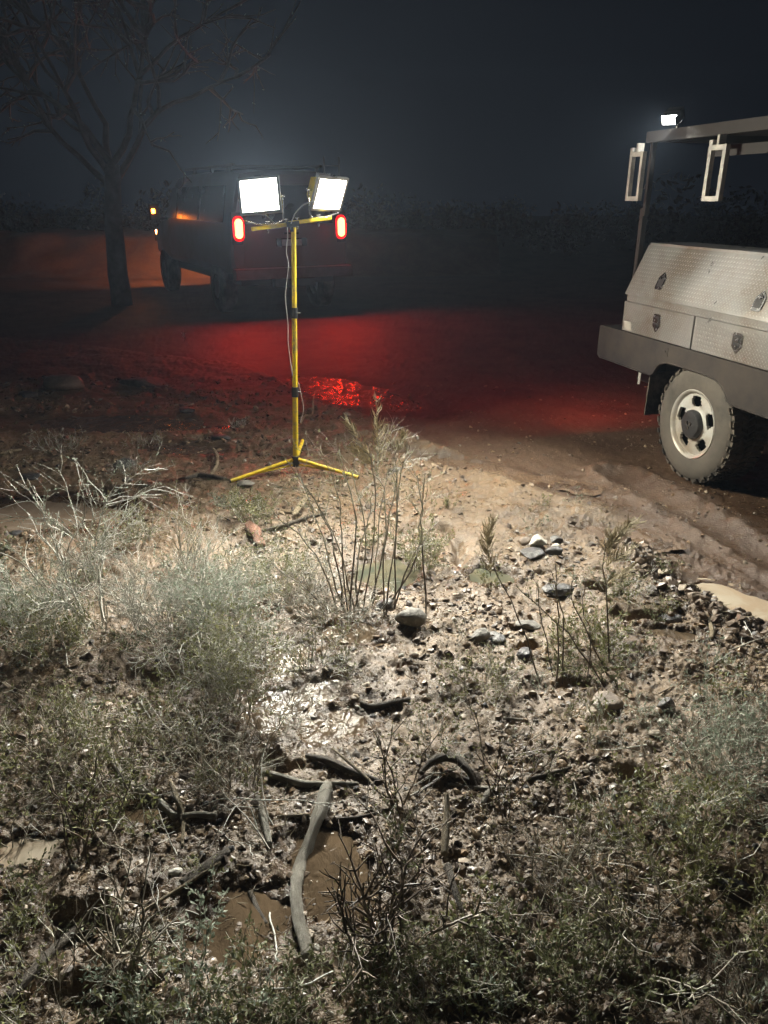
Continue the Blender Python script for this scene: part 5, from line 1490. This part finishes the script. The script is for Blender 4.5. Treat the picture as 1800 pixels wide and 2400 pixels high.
    # latches
    def latch(x, flip, onlid, zc):
        W2, H2 = .042, .058
        sh = [(-W2, H2*.75), (-W2*.75, H2), (W2*.75, H2), (W2, H2*.75), (W2, -H2*.45), (0, -H2*1.15), (-W2, -H2*.45)]
        if flip: sh = [(a, -b) for a, b in sh]
        inner = [(a*.72, b*.72+.003) for a, b in sh]
        if onlid:
            O_ = Vector(LP(x-bx0, zc-z2, .0)); U_ = lv; Nn = ln
        else:
            O_ = Vector((x, yl, zc)); U_ = Vector((0, 0, 1)); Nn = Vector((0, -1, 0))
        def ex(poly, h0, h1, mat, name, par, bev=.001):
            bm = bmesh.new()
            f = lambda p, h_: O_+Vector((p[0], 0, 0))+U_*p[1]+Nn*h_
            a_ = [bm.verts.new(f(p, h0)) for p in poly]; b_ = [bm.verts.new(f(p, h1)) for p in poly]
            bm.faces.new(a_); bm.faces.new(b_[::-1])
            for i in range(len(poly)): bm.faces.new((a_[i], a_[(i+1) % len(poly)], b_[(i+1) % len(poly)], b_[i]))
            return bmobj(name, bm, mat, par, bevel=bev)
        la = ex(sh, -.001, .0065, M['steel'], 'paddle_latch', root, .0015)
        ex(inner, .0066, .0075, M['black'], 'latch_recess', la, 0)
        s = -1 if flip else 1
        ex([(-.022, -.012*s+.012), (.022, -.012*s+.012), (.018, .030), (-.018, .030)], .0076, .013, M['steel'], 'latch_paddle', la)
        ex([(.009*math.cos(k*.785), .009*math.sin(k*.785)-.022*s) for k in range(8)], .0076, .014, M['steel'], 'key_cylinder', la)
    latch(-.575, True, True, 1.285); latch(.42, True, True, 1.262)
    latch(-.51, False, False, 1.005); latch(.33, False, False, 1.005)
    # small plate on the first door
    bm = bmesh.new(); box(bm, bx0+.03, bx0+.13, yl-.004, yl-.0022, z0+.012, z0+.075); bmobj('blank_tag', bm, M['white'], root)
    # rear post and canopy frame with hanging brackets
    bm = bmesh.new(); px, py = -.985, .06
    box(bm, px-.02, px+.02, py, py+.04, zt-.02, 1.75); bmobj('corner_post', bm, M['post'], root, bevel=.003)
    bm = bmesh.new(); box(bm, px+.012, px+.042, py-.002, py+.034, 1.70, 2.179); bmobj('corner_post', bm, M['post'], root, bevel=.003)
    bm = bmesh.new(); box(bm, px-.02, 2.3, py-.02, py+.04, 2.18, 2.25); box(bm, px-.02, px+.06, py+.0405, Wd-.05, 2.185, 2.245); box(bm, px+.06, 2.3, Wd-.1, Wd-.05, 2.18, 2.25)
    bmobj('canopy_rail', bm, M['post'], root, bevel=.006)
    bm = bmesh.new(); box(bm, px+.0, 2.28, py+.041, Wd-.101, 2.235, 2.249); bmobj('canopy_roof', bm, M['chassis'], root)
    bm = bmesh.new()
    box(bm, 1.6, 1.66, .10, .16, zt, 2.179); bmobj('corner_post', bm, M['post'], root, bevel=.003)
    bm = bmesh.new(); box(bm, -.35, 2.3, .075, .095, 2.06, 2.12); bmobj('lower_rail', bm, M['post'], root, bevel=.003)
    for xa, y_ in ((-1.07, -.02), (-.22, .0)):
        bm = bmesh.new(); wf, t_ = .165, .030
        za, zc = 1.80, 2.12
        box(bm, xa, xa+t_, y_-.015, y_+.015, za, zc+.03); box(bm, xa+wf-t_, xa+wf, y_-.015, y_+.015, za, zc)
        box(bm, xa+t_+.0005, xa+wf-t_-.0005, y_-.014, y_+.014, za, za+t_); box(bm, xa+t_+.0005, xa+wf-t_-.0005, y_-.014, y_+.014, zc-t_, zc)
        box(bm, xa+.05, xa+.07, y_+.0, y_+.05, zc+.001, 2.178)
        bmobj('hanging_frame', bm, M['white'], root, bevel=.002)
    # work lamp on the corner of the canopy
    lx, ly, lz = -.67, .01, 2.32
    Mx = Matrix.Translation((lx, ly, lz)) @ Matrix.Rotation(math.radians(30), 4, 'Z') @ Matrix.Rotation(math.radians(30), 4, 'X')
    bm = bmesh.new(); box(bm, -.05, .05, 0, .05, -.035, .035); 
    for k in range(6): box(bm, -.045+k*.017, -.040+k*.017, .0505, .066, -.032, .032)
    box(bm, -.056, .056, -.050, -.0005, -.0345, -.0305)  # hood round the lens, added to keep light off rail and lid
    for q in ((-.056, .056, .0305, .0345), (-.056, -.052, -.030, .030), (.052, .056, -.030, .030)): box(bm, q[0], q[1], -.055 if q[0] < 0 else -.085, -.0005, q[2], q[3])
    bmesh.ops.transform(bm, matrix=Mx, verts=bm.verts)
    wl = bmobj('work_lamp', bm, M['black'], root, bevel=.004)
    bm = bmesh.new(); box(bm, -.042, .042, -.006, -.0006, -.028, .028); bmesh.ops.transform(bm, matrix=Mx, verts=bm.verts)
    bmobj('lamp_lens', bm, emit('lit_led_lens', (1.0, .99, .90), TRUCKLAMP), wl, smooth=False)
    bm = bmesh.new(); cyl(bm, (lx, .06, 2.21), (lx, .04, lz-.02), .008); bmobj('lamp_stem', bm, M['steel'], wl)
    # tail lamps and cab
    bm = bmesh.new(); box(bm, x0-.045, x0-.031, .08, .20, .74, .82); bmobj('tail_lamp', bm, emit('lit_tail_lens', (1, .02, .008), 500), root, bevel=.004)
    bm = bmesh.new()
    prism(bm, [(2.42, .55), (2.42, 1.75), (2.62, 1.83), (3.35, 1.80), (3.85, 1.25), (4.75, 1.12), (4.85, .95), (4.85, .50), (3.9, .48), (3.85, .70), (3.70, .82), (3.25, .82), (3.10, .70), (3.05, .50)], 'y', .03, Wd-.03)
    bmobj('cab', bm, M['white'], root, bevel=.03, seg=3)
    bm = bmesh.new(); prism(bm, [(2.56, 1.25), (2.56, 1.68), (2.95, 1.70), (2.95, 1.25)], 'y', .022, .0295); prism(bm, [(3.0, 1.25), (3.0, 1.70), (3.33, 1.69), (3.68, 1.27)], 'y', .022, .0295)
    bmobj('side_window', bm, M['glass'], root)
truck()

print('TIME %.1f'%(_t.time()-T0)) if 'T0' in globals() else 0
# ------------------------------------------------------------------ van with its tail lamps on
def van():
    fw = Vector((-.466, .885, 0)).normalized()
    RL = Vector((-2.40, 12.62, 0))
    ang = math.atan2(fw.y, fw.x)
    gz = 0.0
    root = empty('van', (RL.x, RL.y, .12-.065), ang, label='dark van with glowing red tail lamps parked on the muddy track', cat='van')
    # local: X forward, Y left; body spans y from -W to 0
    W_ = 2.05
    L = 5.1
    st = [  # x, half width low, half width roof, z roof, z low
        (0.00, .96, .76, 2.02, .62), (.04, 1.0, .80, 2.08, .58), (.5, 1.02, .82, 2.12, .55), (2.6, 1.025, .83, 2.13, .55), (3.8, 1.02, .80, 2.08, .55), (4.35, 1.0, .74, 1.85, .55), (4.6, .99, .84, 1.38, .55), (5.4, .95, .82, 1.24, .55), (5.65, .86, .74, 1.08, .58)]
    bm = bmesh.new(); rings = []
    for (x, wl, wr, zr, zl) in st:
        belt = min(1.28, zr-.12)
        pr = [(-wl*.92, zl), (-wl, zl+.12), (-wl*1.0, .95), (-wl*.985, belt), (-wr-.03, zr-.14), (-wr+.04, zr-.04), (-wr*.6, zr), (0, zr+.015)]
        pr = pr + [(-a, b) for a, b in pr[-2::-1]]
        rings.append([bm.verts.new((x, y-W_/2, z)) for y, z in pr])
    for A, B in zip(rings[:-1], rings[1:]):
        for i in range(len(A)-1): bm.faces.new((A[i], A[i+1], B[i+1], B[i]))
        bm.faces.new((A[-1], A[0], B[0], B[-1]))
    bm.faces.new(rings[0]); bm.faces.new(rings[-1][::-1])
    body = bmobj('body', bm, M['vanbody'], root, bevel=.012, auto=28)
    yc = -W_/2
    bm = bmesh.new(); prism(bm, [(yc-.74, 1.32), (yc+.74, 1.32), (yc+.66, 1.88), (yc-.66, 1.88)], 'x', -.012, -.004)
    bmobj('rear_window', bm, M['glass'], root, bevel=.004)
    bm = bmesh.new(); prism(bm, [(yc-.80, .72), (yc+.80, .72), (yc+.80, 1.28), (yc-.80, 1.28)], 'x', -.016, -.004)
    tg = bmobj('tailgate', bm, M['vanbody'], root, bevel=.012)
    bm = bmesh.new(); box(bm, -.030, -.0165, yc-.26, yc+.26, .98, 1.10); bmobj('plate_recess', bm, M['trim'], tg, bevel=.004)
    bm = bmesh.new(); box(bm, -.034, -.0305, yc-.17, yc+.17, .985, 1.085); bmobj('number_plate', bm, M['white'], tg)
    bm = bmesh.new(); box(bm, -.035, -.0165, yc-.12, yc+.12, 1.16, 1.19); bmobj('tailgate_handle', bm, M['chassis'], tg, bevel=.004)
    bm = bmesh.new(); box(bm, -.17, -.002, yc-1.0, yc+1.0, .50, .66); bmobj('rear_bumper', bm, M['bumper'], root, bevel=.02, seg=3)
    bm = bmesh.new(); box(bm, -.12, .02, yc-.35, yc+.35, .36, .49); bmobj('tow_bar', bm, M['chassis'], root, bevel=.01)
    em = emit('lit_red_lens', (1.0, .030, .008), TAIL)
    for s in (-1, 1):
        bm = bmesh.new(); y = yc+s*.87
        cap = lambda rw, hh: [(y+rw*math.cos(k*math.pi/7), 1.255+hh+rw*math.sin(k*math.pi/7)) for k in range(8)] + [(y+rw*math.cos(math.pi+k*math.pi/7), 1.255-hh+rw*math.sin(math.pi+k*math.pi/7)) for k in range(8)]
        prism(bm, cap(.088, .100), 'x', -.045, .02)
        tl = bmobj('tail_lamp', bm, M['halo_lens'], root, bevel=.006)  # outer lens glows to paint the red bloom ring
        bm = bmesh.new(); prism(bm, cap(.060, .085), 'x', -.054, -.0455)
        bmobj('lit_lens', bm, em, tl, smooth=False)
        # wrap of body behind the lamp
        bm = bmesh.new(); prism(bm, [(y-.10, 1.02), (y+.10, 1.02), (y+.10, 1.49), (y-.10, 1.49)], 'x', -.006, .03); bmobj('lamp_surround', bm, M['chassis'], root, bevel=.004)
    # side windows left and right
    for s in (-1, 1):
        def SP(x, z, off):
            t = (z-1.28)/(1.96-1.28); wd = 1.008-(1.008-.862)*t
            return (x, yc+s*(wd+off), z)
        for (a, b, c_, d_) in ((.35, 1.75, 1.75, .42), (1.85, 3.30, 3.30, 1.85), (3.40, 4.22, 3.85, 3.40)):
            bm = bmesh.new()
            q = [(a, 1.34), (b, 1.34), (c_, 1.88), (d_, 1.88)]
            A = [bm.verts.new(SP(x, z, .010)) for x, z in q]; B = [bm.verts.new(SP(x, z, .002)) for x, z in q]
            bm.faces.new(A); bm.faces.new(B[::-1])
            for i in range(4): bm.faces.new((A[i], A[(i+1) % 4], B[(i+1) % 4], B[i]))
            bmobj('side_window', bm, M['glass'], root)
        for xw in (.95, 4.75):
            bm = bmesh.new(); lathe(bm, [(.20, -.02), (.22, 0), (.39, 0), (.43, .03), (.43, .22), (.36, .25), (.20, .24)], 40)
            bmesh.ops.transform(bm, matrix=Matrix.Translation((xw, yc+s*1.0, .31)) @ Matrix.Rotation(0 if s < 0 else math.pi, 4, 'Z'), verts=bm.verts)
            wt = bmobj('wheel', bm, M['tread'], root)
            bm = bmesh.new(); cyl(bm, (xw, yc+s*.985, .31), (xw, yc+s*.86, .31), .21, n=32); bmobj('rim', bm, M['bumper'], wt, bevel=.01)
        bm = bmesh.new(); box(bm, 4.05, 4.12, min(yc+s*1.0, yc+s*1.22), max(yc+s*1.0, yc+s*1.22), 1.30, 1.34)
        box(bm, 4.02, 4.14, min(yc+s*1.15, yc+s*1.33), max(yc+s*1.15, yc+s*1.33), 1.30, 1.58)
        mr = bmobj('door_mirror', bm, M['chassis'], root, bevel=.015)
        if s > 0:
            bm = bmesh.new(); box(bm, 4.00, 4.0195, yc+1.24, yc+1.30, 1.42, 1.50); bmobj('amber_repeater', bm, emit('lit_amber_lens', (1, .22, .02), 40), mr)
        bm = bmesh.new(); box(bm, .4, 3.3, yc+s*.74-.02, yc+s*.74+.02, 2.16, 2.20)
        for x in (.6, 1.6, 2.7): box(bm, x-.03, x+.03, yc+s*.74-.022, yc+s*.74+.022, 2.08, 2.1595)
        bmobj('roof_rail', bm, M['post'], root, bevel=.004)
        # front lamp cluster with amber marker
        bm = bmesh.new(); box(bm, 5.46, 5.70, min(yc+s*.70, yc+s*.93), max(yc+s*.70, yc+s*.93), .84, .98)
        bmobj('front_lamp', bm, M['glass'], root, bevel=.01)
        bm = bmesh.new(); box(bm, 5.701, 5.715, min(yc+s*.66, yc+s*.90), max(yc+s*.66, yc+s*.90), .99, 1.06)
        bmobj('front_turn_lamp', bm, emit('lit_amber_lens', (1, .30, .08), AMBER), root)
    for x in (.75, 1.6, 2.6):
        bm = bmesh.new(); box(bm, x-.03, x+.03, yc-.7195, yc+.7195, 2.165, 2.19); bmobj('roof_bar', bm, M['post'], root, bevel=.003)
    bm = bmesh.new(); box(bm, .2, 4.6, yc-.8, yc+.8, .38, .5795); bmobj('underbody', bm, M['chassis'], root)
    # ladder on the right rear corner
    bm = bmesh.new()
    for dy in (0, .26): box(bm, -.07, -.045, yc-.86+dy, yc-.835+dy, 1.48, 2.30)
    for k in range(4): box(bm, -.068, -.047, yc-.8345, yc-.6005, 1.56+k*.2, 1.58+k*.2)
    bmobj('rear_ladder', bm, M['post'], root)
van()

print('TIME %.1f'%(_t.time()-T0)) if 'T0' in globals() else 0
# ------------------------------------------------------------------ tree by the bank
def tree(name, x, y, hgt, r, seed, label, n=6):
    rng = np.random.default_rng(seed)
    root = empty(name, (x, y, 0), 0, label=label, cat='tree')
    T, B = Tubes(), Tubes(); Lv = Leaves()
    trunk = walk(rng, (0, 0, -.3), (0, 0, 1), 2.6, 10, .035, .02)
    T.add(trunk, np.linspace(r*1.35, r*.85, 11), .5)
    T.build('trunk', M['bark'], root, 14)
    P = dict(seg=.3, wob=.20, kids=.21, fwd=1.1, leaves=.35, ls=.05, lw=.4, leaf_lvl=1, lc=.4, up=.03, kl=1.1)
    for k in range(n):
        a = 2*math.pi*k/n+rng.normal()*.3
        branch(rng, B, Lv, trunk[-1-(k % 3)], (math.cos(a)*.8, math.sin(a)*.5, 1.1), hgt*.55*rng.uniform(.7, 1.1), r*.42, 3, P)
    B.build('limbs', M['bark'], root, 6)
    if Lv.p: Lv.build('crown', M['leaf_grey'], root, rng)
    print(name, len(Lv.p))
tx = aty(258, 500, 14.5)
tree('tree', tx[0], 14.5, 6.0, .145, 3, 'bare forked tree standing in front of the orange lit bank')
sc = G(433, 800)
rngs = np.random.default_rng(2); Lv = Leaves()
for k in range(14): Lv.add((rngs.normal()*.012, rngs.normal()*.012, .02+rngs.random()*.11), rngs.normal(size=3), .03, .018, .9)
Ts = Tubes(); Ts.add([(0, 0, -.01), (.004, 0, .05), (.01, 0, .12)], .002, .5)
rt = empty('white_flower_sprig', sc, 0, label='tiny white flowering sprig alone in the dark beyond the stand', cat='weed')
Lv.build('petals', M['paleleaf'], rt, rngs); Ts.build('stem', M['twig_dark'], rt)
